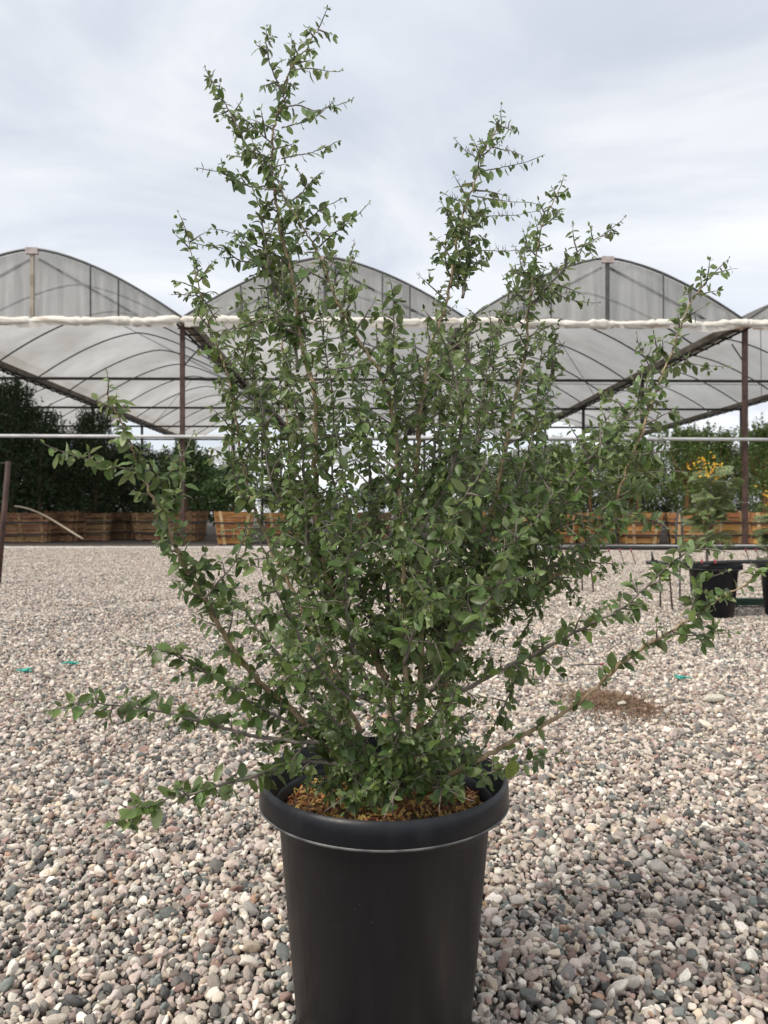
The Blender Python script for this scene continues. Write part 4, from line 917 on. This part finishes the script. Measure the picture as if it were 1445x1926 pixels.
for px in (1145, 1166, 1187, 1403, 1422, 1441):
    MB().tube([P(px, 1034, 8.45) - o0, P(px + 3, 1044, 8.4) - o0, P(px + 9, 1062, 8.3) - o0], .005, 5).obj('drip_tube', M_rebar, p2, True)
    MB().tube([P(px, 1032, 8.45) - o0, P(px, 1038, 8.45) - o0], .009, 6).obj('emitter', M_red, p2, True)
for px in (1010, 1700): MB().tube([P(px, 1033, 8.5) - o0, (P(px, 1033, 8.5) - o0).xy.to_3d()], .01, 6).obj('leg', M_rebar, p2, True)
tag(p2, 'farther thick black irrigation pipe with drip tubes in front of the crates at right', 'pipe', 'black irrigation pipes')
gt = MB().box((0, 0, .04), (.62, .10, .06)).obj('edging_board', M_green); gt.location = (gxy(1420, 6.9), 6.9, .02); tag(gt, 'dark green flat plastic edging lying on gravel between the two background pots', 'edging')

# soil patch, pale rock, scraps
V = []; FF = []; n = 0; c0 = P(1128, 1330, 3.36); c0.z = 0
for i in range(7500):
    a = random.uniform(0, 6.283); r_ = abs(random.gauss(0, .5)); x = r_ * math.cos(a) * .20; y = r_ * math.sin(a) * .34
    if i % 3 == 0: x += .17; y -= .10
    s = random.uniform(.002, .006); h = .03 * math.exp(-(x / .17) ** 2 - (y / .2) ** 2) + gz(c0.x + x, c0.y + y) + .010 + random.uniform(-.006, .006)
    d = rv().normalized() * s * random.choice((1, 1, 2.5)); e1 = d.cross(rv()).normalized() * s * .5; e2 = d.cross(e1).normalized() * s * .4; c = Vector((x, y, h))
    V += [c - d, c + e1, c - e1 * .5 + e2, c - e1 * .5 - e2, c + d]; FF += [(n, n + 1, n + 2), (n, n + 2, n + 3), (n, n + 3, n + 1), (n + 4, n + 2, n + 1), (n + 4, n + 3, n + 2), (n + 4, n + 1, n + 3)]; n += 5
M_peat = mat('spilled soil', (.15, .095, .06), (.30, .20, .13), scale=30, rough=.95, island=.4)
sp_ = obj('spilled_soil', mesh_np('spilled_soil', V, FF, False, [M_peat])); sp_.location = c0; tag(sp_, 'brown fibrous soil spilled on the gravel right of the pot', None, None, 'stuff')
q = obj('pale_rock', pebble_mesh('pale_rock', 77, 3, M_white)); q.location = P(1340, 1330, 3.4); q.location.z = .036; q.scale = (.055, .04, .034); tag(q, 'large cream white rock on the gravel right of the spilled soil', 'rock')
q = obj('pale_rock', pebble_mesh('pale_rock', 78, 3, M_white)); q.location = P(1170, 1345, 3.25); q.location.z = .05; q.scale = (.035, .018, .014); q.rotation_euler = (0, 0, .6); tag(q, 'small flat pale rock in the brown spilled soil', 'rock')
for px, py, lb in ((1280, 1282, 'teal plastic scrap on the gravel right of the spilled soil'), (42, 1268, 'teal plastic scrap on the gravel nearest the left edge'), (140, 1258, 'teal plastic scrap right of the one at the left edge')):
    D = CAMZ * F / (py - HY); m_ = MB()
    for k in range(5):
        a0 = Vector((random.uniform(-.03, .03), random.uniform(-.02, .02), .014)); m_.tube([a0, a0 + Vector((random.uniform(-.03, .03), random.uniform(-.01, .01), .012)), a0 + Vector((random.uniform(-.05, .05), random.uniform(-.02, .02), .002))], .004, 4)
    q = m_.obj('plastic_scrap', M_teal); q.location = P(px, py, D); q.location.z = gz(q.location.x, D) + .008; tag(q, lb, 'plastic scrap', 'teal plastic scraps on the gravel')
D = CAMZ * F / (1259 - HY); ds = empty('drip_stake', P(1110, 1259, D)); ds.location.z = .024
MB().tube([(-.11, 0, 0), (.06, .01, .003)], .0035, 6).obj('shaft', M_poly, ds); MB().tube([(.06, .01, .003), (.08, .012, .004)], .007, 8).obj('head', M_red, ds); tag(ds, 'black drip stake with red head lying on the gravel behind the spilled soil', 'drip stake')

V = []; Ff = []; n = 0; M_deb = mat('dry debris', (.20, .12, .06), (.42, .30, .16), scale=40, rough=.9, island=.5)
for i in range(260):
    D = random.uniform(1.1, 6.0) ** 1.0; x = random.uniform(-.55, .55) * D
    if math.hypot(x - POTC.x, D - POTC.y) < .2: continue
    v, f = TPL[random.randrange(6)]; sz = random.uniform(.006, .017); e = np.array(Euler((random.gauss(0, .5), random.gauss(0, .5), random.uniform(0, 6.3))).to_matrix()) * sz
    V.append(v @ e.T + np.array([x, D, gz(x, D) + .022])); Ff.append(f + n); n += len(v)
o = obj('dry_leaves', mesh_np('dry_leaves', np.concatenate(V), np.concatenate(Ff), True, [M_deb])); tag(o, 'scattered small dry leaf bits on the gravel', None, None, 'stuff')
